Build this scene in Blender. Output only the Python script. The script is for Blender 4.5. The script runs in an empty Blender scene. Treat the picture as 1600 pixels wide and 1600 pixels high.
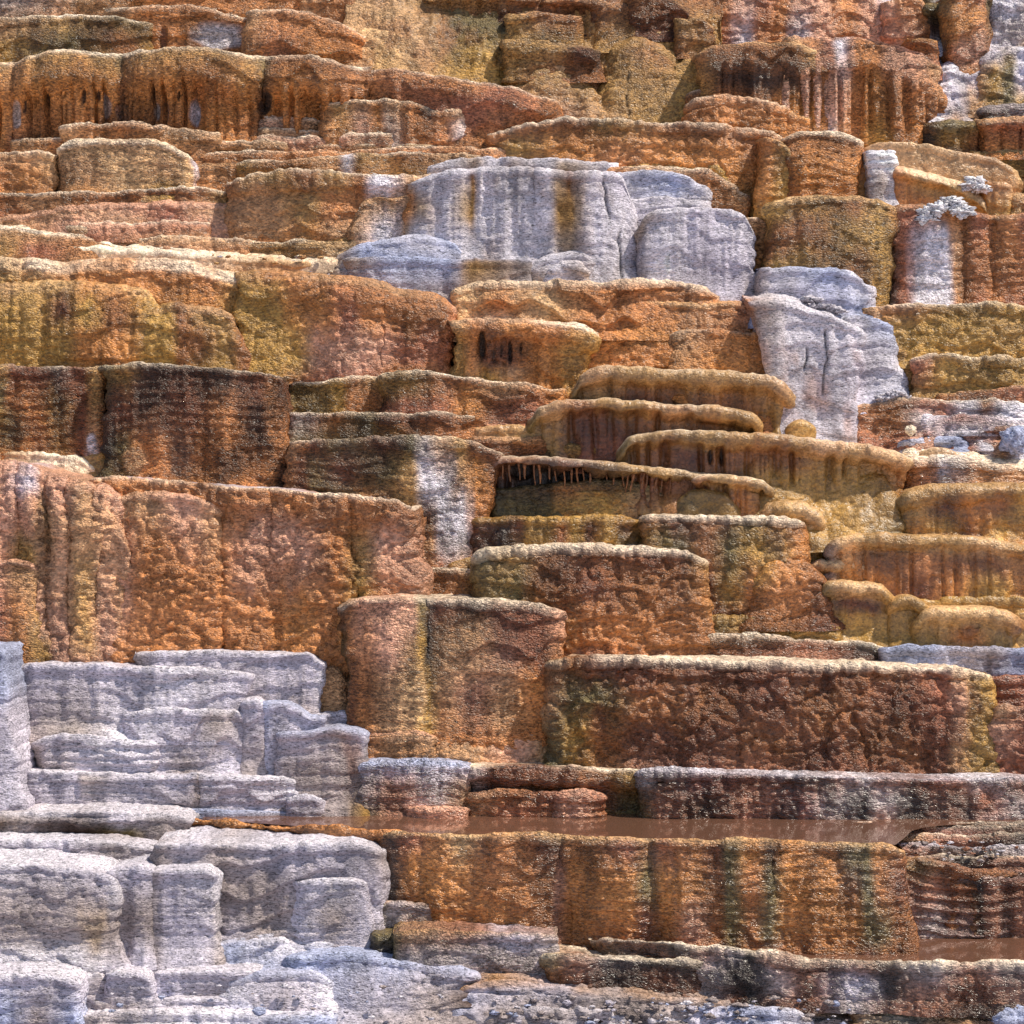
import bpy, math, random
import numpy as np
random.seed(4)
# ------------------------------------------------------------------ camera, sky, sun, exposure
SC = bpy.context.scene
COL = SC.collection
CAMD, EYE, ZC = 16.0, 700.0, 5.2           # metres to the reference plane, eye level (photo row), eye height
PX = 8.0 / 1600.0                          # metres per photo pixel on the reference plane
cam = bpy.data.cameras.new('camera'); camo = bpy.data.objects.new('camera', cam); COL.objects.link(camo)
camo.location = (0, -CAMD, ZC); camo.rotation_euler = (math.radians(90), 0, 0)
cam.sensor_width = 36; cam.lens = 72; cam.shift_y = -(800 - EYE) / 1600.0
cam.clip_start = 0.1; cam.clip_end = 3000
SC.camera = camo
SUN_EL, SUN_AZ = 60.0, 74.0                # azimuth measured from the camera's back towards the right
w = bpy.data.worlds.new('World'); SC.world = w; w.use_nodes = True
wn = w.node_tree; wn.nodes.clear()
sky = wn.nodes.new('ShaderNodeTexSky'); sky.sky_type = 'NISHITA'; sky.sun_disc = False
sky.sun_elevation = math.radians(SUN_EL); sky.sun_rotation = math.radians(180 - SUN_AZ)
sky.air_density = 1.0; sky.dust_density = 1.5
bg = wn.nodes.new('ShaderNodeBackground'); bg.inputs['Strength'].default_value = 0.10
wo = wn.nodes.new('ShaderNodeOutputWorld')
wn.links.new(sky.outputs[0], bg.inputs[0]); wn.links.new(bg.outputs[0], wo.inputs[0])
sl = bpy.data.lights.new('sun', 'SUN'); sl.energy = 3.9; sl.angle = math.radians(2); sl.color = (1.0, 0.91, 0.78)
so = bpy.data.objects.new('sun', sl); COL.objects.link(so)
el, az = math.radians(SUN_EL), math.radians(SUN_AZ)
from mathutils import Vector
sd = Vector((math.sin(az) * math.cos(el), -math.cos(az) * math.cos(el), math.sin(el)))
so.rotation_euler = sd.to_track_quat('Z', 'Y').to_euler()
SC.view_settings.view_transform = 'Standard'; SC.view_settings.look = 'None'
SC.view_settings.gamma = 1.0; SC.view_settings.use_curve_mapping = False
SC.view_settings.exposure = 0.36
SC.render.engine = 'CYCLES'

# ------------------------------------------------------------------ noise
def _h(ix, iy, iz, seed):
    n = (ix * 374761393 + iy * 668265263 + iz * 1274126177 + seed * 1013904223) & 0xffffffff
    n = ((n ^ (n >> 13)) * 1274126177) & 0xffffffff
    n = ((n ^ (n >> 15)) * 2246822519) & 0xffffffff
    return n ^ (n >> 16)
def vnoise(x, y, z, seed=0):
    xi, yi, zi = np.floor(x).astype(np.int64), np.floor(y).astype(np.int64), np.floor(z).astype(np.int64)
    fx, fy, fz = x - xi, y - yi, z - zi
    fx, fy, fz = fx*fx*(3-2*fx), fy*fy*(3-2*fy), fz*fz*(3-2*fz)
    r = 0
    for a in (0, 1):
        wx = fx if a else 1-fx
        for b in (0, 1):
            wy = fy if b else 1-fy
            for c in (0, 1):
                wz = fz if c else 1-fz
                r = r + wx*wy*wz * (_h(xi+a, yi+b, zi+c, seed) / 4294967295.0)
    return r * 2 - 1
def fbm(x, y, z, seed=0, o=3):
    r, a, t = 0, 1.0, 0
    for k in range(o):
        r = r + a * vnoise(x, y, z, seed + k); t += a; a *= .5
        x, y, z = x*2.03+1.7, y*2.03+5.1, z*2.03+3.3
    return r / t
def worley(x, y, z, seed=0):
    xi, yi, zi = np.floor(x).astype(np.int64), np.floor(y).astype(np.int64), np.floor(z).astype(np.int64)
    d1 = np.full(x.shape, 9.0); d2 = np.full(x.shape, 9.0)
    for a in (-1, 0, 1):
        for b in (-1, 0, 1):
            for c in (-1, 0, 1):
                h = _h(xi+a, yi+b, zi+c, seed)
                px = xi + a + (h & 1023) / 1023.0 - x
                py = yi + b + ((h >> 10) & 1023) / 1023.0 - y
                pz = zi + c + ((h >> 20) & 1023) / 1023.0 - z
                d = px*px + py*py + pz*pz
                d2 = np.minimum(d2, np.maximum(d, d1)); d1 = np.minimum(d1, d)
    return np.sqrt(d1), np.sqrt(d2)
def sstep(a, b, x):
    t = np.clip((x - a) / (b - a), 0, 1); return t*t*(3-2*t)

# ------------------------------------------------------------------ photo pixel + distance -> the place
def unproj(x, y, d):
    k = (d + CAMD) / CAMD * PX
    return (x - 800) * k, d, ZC + (EYE - y) * k
FB = [-300, 0, 200, 450, 700, 850, 1035, 1215, 1290, 1320, 1480, 1500, 1640, 1800]
FD = [6.2, 4.8, 4.0, 3.1, 2.25, 1.75, 1.25, 0.72, 0.5, 0.05, -0.55, -0.75, -1.35, -1.8]
def fdepth(b): return np.interp(b, FB, FD)

# ------------------------------------------------------------------ mineral colours (sRGB as swatches), also used to paint rim light and shade
PAL = dict(O=(176,115,66), A=(188,125,66), D=(70,46,32), R=(148,92,66), P=(194,144,116), Y=(172,132,66), X=(236,232,236),
           G=(100,86,52), W=(208,202,209), B=(165,171,196), T=(176,134,94), C=(238,218,190), I=(186,172,166), U=(134,86,48),
           M=(112,68,56), K=(44,35,30), L=(186,179,190), N=(160,147,144), H=(162,124,72), S=(200,160,112),
           Q=(144,110,58), E=(148,104,82), F=(102,60,38))
def lin(c):
    c = np.array(c) / 255.0
    return np.where(c <= .04045, c/12.92, ((c+.055)/1.055)**2.4)
PL = {k: lin(v) for k, v in PAL.items()}

# ------------------------------------------------------------------ materials
def crust(name, grain, gstr, bump, speck, rough, pits=0.0, flat=1.8, sheen=0.35, coat=0.0):
    m = bpy.data.materials.new(name); m.use_nodes = True; t = m.node_tree; N = t.nodes; L = t.links
    bs = N['Principled BSDF']
    geo = N.new('ShaderNodeNewGeometry')
    mp = N.new('ShaderNodeMapping'); mp.inputs['Scale'].default_value = (1, 1, flat); L.new(geo.outputs['Position'], mp.inputs[0])
    wz = N.new('ShaderNodeTexNoise'); wz.inputs['Scale'].default_value = grain*.45; wz.inputs['Detail'].default_value = 2
    L.new(mp.outputs[0], wz.inputs['Vector'])
    mx = N.new('ShaderNodeVectorMath'); mx.operation = 'MULTIPLY_ADD'
    L.new(wz.outputs['Color'], mx.inputs[0]); mx.inputs[1].default_value = (.6/grain*1.6,)*3; L.new(mp.outputs[0], mx.inputs[2])
    v2 = N.new('ShaderNodeTexVoronoi'); v2.feature = 'F1'; v2.inputs['Scale'].default_value = grain; L.new(mx.outputs[0], v2.inputs['Vector']); v = v2
    n1 = N.new('ShaderNodeTexNoise'); n1.inputs['Scale'].default_value = grain*.5; n1.inputs['Detail'].default_value = 3; n1.inputs['Roughness'].default_value = .72
    L.new(mp.outputs[0], n1.inputs['Vector'])
    n2 = N.new('ShaderNodeTexNoise'); n2.inputs['Scale'].default_value = grain*1.25; n2.inputs['Detail'].default_value = 1; n2.inputs['Roughness'].default_value = .7
    L.new(mp.outputs[0], n2.inputs['Vector'])
    inv = N.new('ShaderNodeMath'); inv.operation = 'MULTIPLY_ADD'; inv.inputs[1].default_value = -1.0*gstr; inv.inputs[2].default_value = 1; L.new(v.outputs['Distance'], inv.inputs[0])
    a1 = N.new('ShaderNodeMath'); a1.operation = 'MULTIPLY_ADD'; a1.inputs[1].default_value = 2.1; L.new(n1.outputs['Fac'], a1.inputs[0]); L.new(inv.outputs[0], a1.inputs[2])
    a2 = N.new('ShaderNodeMath'); a2.operation = 'MULTIPLY_ADD'; a2.inputs[1].default_value = .9; L.new(n2.outputs['Fac'], a2.inputs[0]); L.new(a1.outputs[0], a2.inputs[2])
    bp = N.new('ShaderNodeBump'); bp.inputs['Strength'].default_value = 1.0; big = N.new('ShaderNodeTexNoise'); big.inputs['Scale'].default_value = 2.3; big.inputs['Detail'].default_value = 2; L.new(geo.outputs['Position'], big.inputs['Vector']); bm = N.new('ShaderNodeMapRange'); bm.inputs['From Min'].default_value = .36; bm.inputs['From Max'].default_value = .62; bm.inputs['To Min'].default_value = .5; bm.inputs['To Max'].default_value = 1.0; L.new(big.outputs['Fac'], bm.inputs['Value']); L.new(bm.outputs[0], bp.inputs['Strength']); bp.inputs['Distance'].default_value = bump
    L.new(a2.outputs[0], bp.inputs['Height']); L.new(bp.outputs[0], bs.inputs['Normal'])
    at = N.new('ShaderNodeAttribute'); at.attribute_name = 'Col'
    # grains differ in tone; raised grain painted lighter, hollows darker, as sparkle and shade
    sp = N.new('ShaderNodeSeparateColor'); L.new(v2.outputs['Color'], sp.inputs[0])
    r1 = N.new('ShaderNodeMapRange'); r1.inputs['From Min'].default_value = 0; r1.inputs['From Max'].default_value = 1
    r1.inputs['To Min'].default_value = 1 - speck*.75; r1.inputs['To Max'].default_value = 1 + speck*.9; L.new(sp.outputs[0], r1.inputs['Value'])
    r2 = N.new('ShaderNodeMapRange'); r2.inputs['From Min'].default_value = .3; r2.inputs['From Max'].default_value = .7
    r2.inputs['To Min'].default_value = 1 - speck*.7; r2.inputs['To Max'].default_value = 1 + speck*.7; L.new(n1.outputs['Fac'], r2.inputs['Value'])
    mm = N.new('ShaderNodeMath'); mm.operation = 'MULTIPLY'; L.new(r1.outputs[0], mm.inputs[0]); L.new(r2.outputs[0], mm.inputs[1])
    last = mm
    if pits:
        mp2 = N.new('ShaderNodeMapping'); mp2.inputs['Scale'].default_value = (1, 1, 3.0); L.new(geo.outputs['Position'], mp2.inputs[0])
        pn = N.new('ShaderNodeTexNoise'); pn.inputs['Scale'].default_value = 34; pn.inputs['Detail'].default_value = 4; pn.inputs['Roughness'].default_value = .7; L.new(mp2.outputs[0], pn.inputs['Vector'])
        pr = N.new('ShaderNodeMapRange'); pr.inputs['From Min'].default_value = .385; pr.inputs['From Max'].default_value = .455
        pr.inputs['To Min'].default_value = 1 - pits; pr.inputs['To Max'].default_value = 1; L.new(pn.outputs['Fac'], pr.inputs['Value'])
        m3 = N.new('ShaderNodeMath'); m3.operation = 'MULTIPLY'; L.new(mm.outputs[0], m3.inputs[0]); L.new(pr.outputs[0], m3.inputs[1]); last = m3
    vs = N.new('ShaderNodeVectorMath'); vs.operation = 'SCALE'; L.new(at.outputs['Color'], vs.inputs[0]); L.new(last.outputs[0], vs.inputs['Scale'])
    L.new(vs.outputs[0], bs.inputs['Base Color'])
    rr = N.new('ShaderNodeMapRange'); rr.inputs['From Min'].default_value = .35; rr.inputs['From Max'].default_value = .65
    rr.inputs['To Min'].default_value = rough - .17; rr.inputs['To Max'].default_value = rough + .17; L.new(n1.outputs['Fac'], rr.inputs['Value'])
    L.new(rr.outputs[0], bs.inputs['Roughness'])
    bs.inputs['Specular IOR Level'].default_value = sheen
    return m
MAT = dict(
    grain=crust('granular_algae_crust', 44, .9, .026, .68, .42, flat=1.8, sheen=.5),
    lump=crust('knobbly_travertine', 42, .8, .017, .52, .44, flat=1.5, sheen=.5),
    smooth=crust('smooth_wet_flowstone', 50, .5, .008, .4, .40, flat=1.2, sheen=.6),
    white=crust('chalky_travertine', 50, .4, .014, .34, .85, pits=.72, flat=2.2, sheen=.2),
    wet=crust('wet_algae_crust', 42, .9, .019, .62, .36, flat=2.0, sheen=.65),
)

# ------------------------------------------------------------------ mesh helpers
def link_mesh(name, V, F, C, mat, parent=None, N=None, loc=(0, 0, 0)):
    me = bpy.data.meshes.new(name)
    me.vertices.add(len(V)); me.vertices.foreach_set('co', (V - np.array(loc)).astype(np.float32).ravel())
    nf = len(F)
    me.loops.add(nf*4); me.loops.foreach_set('vertex_index', F.astype(np.int32).ravel())
    me.polygons.add(nf); me.polygons.foreach_set('loop_start', np.arange(0, nf*4, 4, dtype=np.int32))
    me.polygons.foreach_set('use_smooth', np.ones(nf, dtype=bool))
    me.update(calc_edges=True)
    a = me.attributes.new('Col', 'FLOAT_COLOR', 'POINT')
    a.data.foreach_set('color', np.concatenate([C, np.ones((len(C), 1))], 1).astype(np.float32).ravel())
    me.materials.append(mat)
    o = bpy.data.objects.new(name, me); COL.objects.link(o)
    if parent is not None: o.parent = parent
    else: o.location = loc
    return o
def grid_faces(nr, nc, r0=0, r1=None):
    r1 = nr-1 if r1 is None else r1
    a = (np.arange(r0, r1)[:, None]*nc + np.arange(nc-1)[None, :]).ravel()
    return np.stack([a, a+1, a+nc+1, a+nc], 1)
def grid_normals(P):
    du = np.gradient(P, axis=1); dv = np.gradient(P, axis=0)
    n = np.cross(dv, du); l = np.linalg.norm(n, axis=2, keepdims=True); return n / np.maximum(l, 1e-9)
def smooth_interp(x, pts, k=7.0):
    px = [p[0] for p in pts]; py = [p[1] for p in pts]
    r = 0
    for o in (-1, -.5, 0, .5, 1): r = r + np.interp(np.clip(x + o*k, px[0], px[-1]), px, py)
    return r / 5
WPL = dict(PL); WPL.update(P=PL['I'], T=lin((168, 146, 124)), E=PL['N'])
def parse_cols(s, PL=PL):
    xs, rows = [], []
    for tok in s.split():
        x, c = tok.split(':'); xs.append(float(x)); rows.append(c)
    n = max(len(r) for r in rows)
    out = np.zeros((len(xs), n, 3))
    for i, r in enumerate(rows):
        for j in range(n):
            t = j/(n-1)*(len(r)-1) if n > 1 else 0
            a = int(math.floor(t)); b = min(a+1, len(r)-1); f = t-a
            out[i, j] = PL[r[a]]*(1-f) + PL[r[b]]*f
    return np.array(xs), out
def sample_cols(xs, tab, x, v):
    n = tab.shape[1]
    i = np.clip(np.searchsorted(xs, x) - 1, 0, max(len(xs)-2, 0)); j = np.minimum(i+1, len(xs)-1)
    den = np.where(xs[j] > xs[i], xs[j]-xs[i], 1); fx = np.clip((x - xs[i])/den, 0, 1); fx = fx*fx*(3-2*fx)
    t = np.clip(v, 0, 1)*(n-1); a = np.floor(t).astype(int); a = np.minimum(a, n-1); b = np.minimum(a+1, n-1); fv = (t-a)
    fv = fv*fv*(3-2*fv); fx = fx[..., None]; fv = fv[..., None]
    return (tab[i, a]*(1-fv)+tab[i, b]*fv)*(1-fx) + (tab[j, a]*(1-fv)+tab[j, b]*fv)*fx

TEX = {  # relief amplitudes in metres: big lobes, knobs, knob size, broad, columns, strata
    'lump':   dict(A=.030, sA=6.0, B=.021, sB=15.5, broad=.035, colm=.012, strat=.003),
    'grain':  dict(A=.014, sA=5.0, B=.007, sB=21., broad=.035, colm=.022, strat=.003),
    'smooth': dict(A=.022, sA=3.6, B=.003, sB=16., broad=.025, colm=.014, strat=.001),
    'white':  dict(A=.018, sA=3.2, B=.006, sB=14., broad=.020, colm=.018, strat=.007),
    'wet':    dict(A=.022, sA=4.5, B=.012, sB=18., broad=.04, colm=.024, strat=.005),
}
SEED = [0]; NV = [0]
RES = 2.3
def T(name, label, rim, base, cols, tex='grain', dd=0.0, cl=11, cr=11, fl=0, fr=0, fp=1.0, r=3.5, lip=0, under=0.0,
      slope=0.03, bow=.05, lobes=(), flutes=0.0, rise=0.0, bulge=.02, rimc='C', topc=None, cracks=(), mo='', A=1.0, B=1.0,
      strat=1.0, group=None, cat='terrace', tb=None, broad=1.0, ripple=1.0, spots=(), colm=1.0, jag=1.0, micro=1.0, skew=0.0):
    """one terrace: its front rim is a line of photo points, set at its own distance and given real relief"""
    SEED[0] += 1; sd_ = SEED[0]
    rim = [list(p) for p in rim]
    if rim[0][0] <= 0: rim[0][0] = -150; cl = 0
    if rim[-1][0] >= 1600: rim[-1][0] = 1750; cr = 0
    if tex != 'smooth' and 'mound' not in name and 'slope' not in name:
        for i_, j_ in ((0, 1), (-1, -2)):
            dy = rim[i_][1] - rim[j_][1]
            if 3 < dy < 30: rim[i_][1] = rim[j_][1] + dy*.3
    xl, xr = rim[0][0], rim[-1][0]; W = xr - xl
    cl = min(cl, W*.45); cr = min(cr, W*.45)
    bpts = base if isinstance(base, (list, tuple)) else [(xl, base), (xr, base)]
    bavg = float(np.mean([p[1] for p in bpts])); ravg = float(np.mean([p[1] for p in rim]))
    d0 = float(fdepth(bavg)) + dd
    k0 = (d0 + CAMD)/CAMD*PX
    H = max(bavg - ravg, 8) ; Hm = H*k0
    slope = max(.02, min(slope, (float(fdepth(ravg)) - .06 - d0)/Hm))
    if 'mound' in name and not fl and not fr: fl, fr = -min(.3*H, 36), min(.3*H, 36)
    if tex == 'white' and r > 6 and 'block' in name: r = 5
    # --- columns
    xs, back, side = [], [], []
    for s in (.55, .4, .27, .16, .08, .03): xs.append(0.0); back.append(cl*k0*1.25 if cl else 0); side.append(s)
    n = max(3, int(cl*1.35/RES))
    if cl:
        for i in range(n+1):
            th = i/n*math.pi/2; xs.append(cl*(1-math.cos(th))); back.append(cl*k0*1.25*(1-math.sin(th))); side.append(0)
    nf = max(3, int((W-cl-cr)/RES))
    for i in range(1 if cl else 0, nf+1): xs.append(cl + (W-cl-cr)*i/nf); back.append(0); side.append(0)
    n = max(3, int(cr*1.35/RES))
    if cr:
        for i in range(1, n+1):
            th = math.pi/2 - i/n*math.pi/2; xs.append(W - cr*(1-math.cos(th))); back.append(cr*k0*1.25*(1-math.sin(th))); side.append(0)
    for s in (.03, .08, .16, .27, .4, .55): xs.append(W); back.append(cr*k0*1.25 if cr else 0); side.append(s)
    xs = np.array(xs); back = np.array(back); side = np.array(side); uf = xs/W
    # --- rows: back of ledge -> rim -> face
    if tb is None: tb = float(fdepth(min(ravg, bavg)) - d0) + .45
    tb = max(tb, .25)
    fvis = max(3, int(min(tb, .5)/ .02 * min(1, max(.25, (ravg-EYE)/500 if rise < .02 else 1))))
    trow = [('t', tb*(1-i/fvis)**1.3) for i in range(fvis)]
    nr_ = max(3, int(r*1.5/RES)+1)
    rrow = [('r', i/nr_) for i in range(nr_)]
    fh = H + 14 - r; nfr = max(3, int(fh/RES))
    frow = [('f', i/nfr) for i in range(nfr+1)]
    rows = trow + rrow + frow
    NT, NR = len(trow), len(rrow)
    R = len(rows); Cn = len(xs)
    xr0 = xl + xs
    yrim = smooth_interp(xr0, rim); ybase = np.interp(xr0, [p[0] for p in bpts], [p[1] for p in bpts]) + 14
    yrim = yrim + jag*(vnoise(xr0*.05, xr0*0+sd_*3.1, xr0*0, sd_)*1.6 + vnoise(xr0*.18, xr0*0+sd_*1.7, xr0*0, sd_+9)*1.0)
    X = np.zeros((R, Cn)); Yp = np.zeros((R, Cn)); D = np.zeros((R, Cn)); TB = np.zeros((R, Cn)); VV = np.zeros((R, Cn))
    rm = r*k0
    lb = np.zeros(Cn)
    for (a, b, am) in lobes:
        q = (xr0 - (a+b)/2)/((b-a)/2); lb = lb + am*np.sqrt(np.clip(1-q*q, 0, 1))
    uu = 2*uf-1
    bw = bow*W*k0*.5*(1-np.clip(np.abs(uu), 0, 1)**2.2)
    bw = np.minimum(bw, .14)
    lb = lb - .5*lb.max()
    for i, (k, t) in enumerate(rows):
        if k == 't':
            y = yrim; off = rm; v = 0; tbk = t
        elif k == 'r':
            th = t*math.pi/2; y = yrim + r*(1-math.cos(th)); off = rm*(1-math.sin(th)); v = 0; tbk = 0
        else:
            y = (yrim+r) + (ybase-yrim-r)*t; off = 0; v = t; tbk = 0
        dv = (y-yrim)/np.maximum(ybase-yrim, 6)
        vv = np.broadcast_to(dv, (Cn,)) if np.ndim(dv) else np.full(Cn, dv)
        out = slope*Hm*(vv-1) + bulge*np.sin(np.pi*np.clip(vv, 0, 1)) + (min(.11, .22*Hm)*sstep(.62, 1.0, vv)**1.5 if tex == 'white' else min(.06, .14*Hm)*sstep(.7, 1.0, vv))
        if not under: out = out - min(.02, Hm*.08)*sstep(7, 16, y-yrim)
        if under:
            ypx = y - yrim
            out = out - under*sstep(lip*.55, lip*.55+max(lip*.8, 10), ypx)*(1-.45*sstep(.6, 1.0, vv))
            out = out + .02*np.sin(np.pi*np.clip(ypx/max(lip, 4), 0, 1))
        out = out + lb*(1-.5*vv) + bw
        ej = min(9.0, W*.06)*(.3+.7*min(1, H/60))
        t_ = float(np.mean(vv)*H)*.035
        one = np.ones(1)
        jl = ej*1.4*fbm(one*t_, one*sd_*2.3, one*0, 17, 3)[0]; jr = ej*1.4*fbm(one*t_, one*sd_*2.3, one*9, 18, 3)[0]
        foot = min(12, H*.1)*float(np.mean(vv))**3 if tex != 'smooth' else 0
        flx = fl*vv**fp + (jl - foot if cl else 0); frx = fr*vv**fp + (jr + foot if cr else 0)
        X[i] = xl + flx + uf*(W + frx - flx)
        Yp[i] = y; D[i] = d0 + off + back - out + skew*(uf-.5); TB[i] = tbk; VV[i] = vv
    PXw, PYw, PZw = unproj(X, Yp, D)
    P = np.stack([PXw, PYw + side[None, :] + TB, PZw + rise*TB], 2)
    Nn = grid_normals(P)
    face = np.zeros(R); face[NT+NR:] = 1; face[NT:NT+NR] = np.linspace(.25, 1, NR); face[:NT] = .25
    if rise > .02: face[:NT] = .8
    face = face[:, None]
    # --- relief
    tx = TEX[tex]; x, y, z = P[..., 0], P[..., 1], P[..., 2]
    disp = tx['broad']*broad*1.5*(fbm(x*1.5, y*1.5, z*1.3, 11, 2) + .6*fbm(x*3.6, y*3.6, z*1.2, 12, 2))*face
    wx = x + .05*vnoise(x*5, y*5, z*5, 70) + .016*vnoise(x*19, y*19, z*19, 72); wz = z + .05*vnoise(x*5+7, y*5, z*5, 71) + .016*vnoise(x*19+5, y*19, z*19, 73)
    a1, a2 = worley(wx*tx['sA'], y*tx['sA'], wz*tx['sA']*1.05, 21)
    a1 = a1 + .12*vnoise(x*30, y*30, z*30, 23)
    disp = disp + tx['A']*A*(.55*np.sqrt(np.clip(1-a1*a1*1.15, 0, 1)) + .45*(np.clip(a2-a1, 0, .35)/.35)**.7)*face - tx['A']*A*.5
    m1, m2 = worley(wx*tx['sA']*1.9+3, y*tx['sA']*1.9, wz*tx['sA']*2.0, 24)
    disp = disp + tx['A']*A*.42*np.sqrt(np.clip(1-m1*m1*1.2, 0, 1))*face
    gate = sstep(-.35, .25, vnoise(x*2.2, y*2.2, z*2.2, 33))
    b1, b2 = worley(wx*tx['sB'], y*tx['sB'], wz*tx['sB']*1.15, 22)
    disp = disp + tx['B']*B*(1-np.clip(b1, 0, 1)**1.6*1.2)*face*(.35+.65*gate)
    disp = disp + tx['colm']*colm*(vnoise(x*5.5, y*5.5, z*.7, 44+sd_) + .5*vnoise(x*13, y*13, z*1.1, 45))*face
    disp = disp + tx['strat']*strat*sstep(-.4, .4, vnoise(x*1.3, y*1.3, z*2.0, 56))*(vnoise(x*.6, y*.6, z*34, 51) + .7*vnoise(x*1.2, y*1.2, z*78, 52))*face
    sg = sstep(-.25, .3, vnoise(x*.9+4, y*.9, z*1.6, 53))
    def steps(fq, seed, am):
        q = z*fq + 1.3*fbm(x*1.4, y*1.4, z*.8, seed, 2) + .35*vnoise(x*6, y*6, z*2, seed+3)
        f = q - np.floor(q); return am*((1-f)**1.5)*sstep(0, .1, f)
    disp = disp + micro*(steps(4.2, 131, .027)*sstep(-.2, .3, vnoise(x*1.1, y*1.1, z*1.1, 54)) + steps(11., 141, .011)*sg)*face*(.5 if tex == 'smooth' else 1)
    disp = disp + .006*colm*vnoise(x*34, y*8, z*2.2, 46)*face*sstep(-.1, .4, vnoise(x*1.6, y*1.6, z*1.2, 55))
    if flutes:
        fz = np.maximum(np.abs(vnoise(x*10.5, x*0, z*.45+sd_, 61)), 0)
        f2 = np.abs(vnoise(x*23, x*0, z*.6+sd_, 62))
        ypx = Yp - yrim[None, :]
        g = sstep(lip*.5, lip*1.1+6, ypx)*(1-.75*sstep(.62, .95, VV))
        disp = disp - flutes*(1-sstep(.0, .45, fz))*g - flutes*.35*(1-sstep(0, .4, f2))*g + flutes*.3*g
    ck = np.zeros_like(x)
    for line in cracks:
        lx = np.interp(Yp, [p[1] for p in line], [p[0] for p in line]) + 2.0*vnoise(z*14, z*0, z*0, 8)
        w_ = (1-np.clip(np.abs(X-lx)/2.6, 0, 1))*sstep(line[0][1]-2, line[0][1]+8, Yp)*(1-sstep(line[-1][1]-8, line[-1][1]+2, Yp))
        ck = np.maximum(ck, w_)
    disp = disp - .035*ck
    holes = []
    for sp in spots:      # (x, y, rx, ry, depth, colour): hollows or bosses of the wall, near-black hollows carry painted shade
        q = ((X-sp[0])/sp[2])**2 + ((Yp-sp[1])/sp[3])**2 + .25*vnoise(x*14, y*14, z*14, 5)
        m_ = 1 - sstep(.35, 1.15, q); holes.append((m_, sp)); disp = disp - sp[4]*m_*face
    P = P + Nn*disp[..., None]
    # --- colour of the crust, plus painted rim highlight and shade
    cx, tab = parse_cols(cols, WPL if tex == 'white' else PL)
    nx = X + 9*fbm(x*4, y*4, z*1.6, 81+sd_, 2) + 4*vnoise(x*18, y*18, z*5, 84)
    nv = VV + .16*fbm(x*3, y*3, z*3, 91+sd_, 2) + .06*vnoise(x*16, y*16, z*4, 92)
    C = sample_cols(cx, tab, nx, nv)
    st = fbm(x*9, y*3, z*.9, 101, 2)*ripple
    bl = fbm(x*3.4+3, y*3.4, z*3.4, 102, 3)
    C = C*(1 + .38*st + .38*bl)[..., None]
    if mo:
        mc, ms = PL[mo[0]], float(mo[1:])
        g = sstep(-.05, .5, fbm(x*5.5, y*4, z*3.0, 111, 3))*ms*2
        g = np.clip(g, 0, .9)[..., None]*face[..., None]; C = C*(1-g) + mc*g
    rc = PL[rimc]; tc = PL[topc] if topc else rc
    kr = np.zeros(R); kr[:NT] = .85; kr[NT:NT+NR] = np.linspace(.95, .1 if tex == 'smooth' else .7, NR)  # pale rim crust, brightened further to paint its sunlit highlight
    kr[NT+NR:] = (.05 if tex == 'smooth' else .35)*np.exp(-np.arange(R-NT-NR)/.9)
    kr = (kr[:, None]*(.7+.35*vnoise(x*8, y*8, z*8, 121)+.55*vnoise(x*1.9, y*1.9, z*1.9, 122)))[..., None]; kr = np.clip(kr, 0, 1)
    isT = np.zeros((R, 1, 1)); isT[:NT] = 1
    C = C*(1-kr) + (rc*(1-isT)+tc*isT)*kr
    C = C*(1-.75*ck[..., None])
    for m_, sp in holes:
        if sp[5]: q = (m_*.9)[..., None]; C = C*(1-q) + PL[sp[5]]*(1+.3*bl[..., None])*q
    C = np.clip(C, .008, .84)
    # --- objects
    jm = np.argmax(Yp[-1]*0 + 1); loc = P[-1, Cn//2].copy()
    root = bpy.data.objects.new(name, None); COL.objects.link(root); root.location = loc
    root['label'] = label; root['category'] = cat
    if group: root['group'] = group
    root.empty_display_size = .1
    def part(pn, a, b):
        Q = P[a:b+1].reshape(-1, 3); cc = C[a:b+1].reshape(-1, 3)
        link_mesh(pn, Q, grid_faces(b-a+1, Cn)[:, ::-1], cc, MAT[tex], root, loc=loc); NV[0] += len(Q)
    part('ledge_top', 0, NT); part('rim', NT, NT+NR+1); part('face', NT+NR+1, R-1)
    return root
def S(s): return [tuple(float(q) for q in t.split(',')) for t in s.split()]
def TT(name, label, rim, base, cols, tex='grain', **k):
    if isinstance(base, str): base = S(base)
    if 'cracks' in k: k['cracks'] = [S(c) for c in k['cracks']]
    return T(name, label, S(rim), base, cols, tex, **k)

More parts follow.
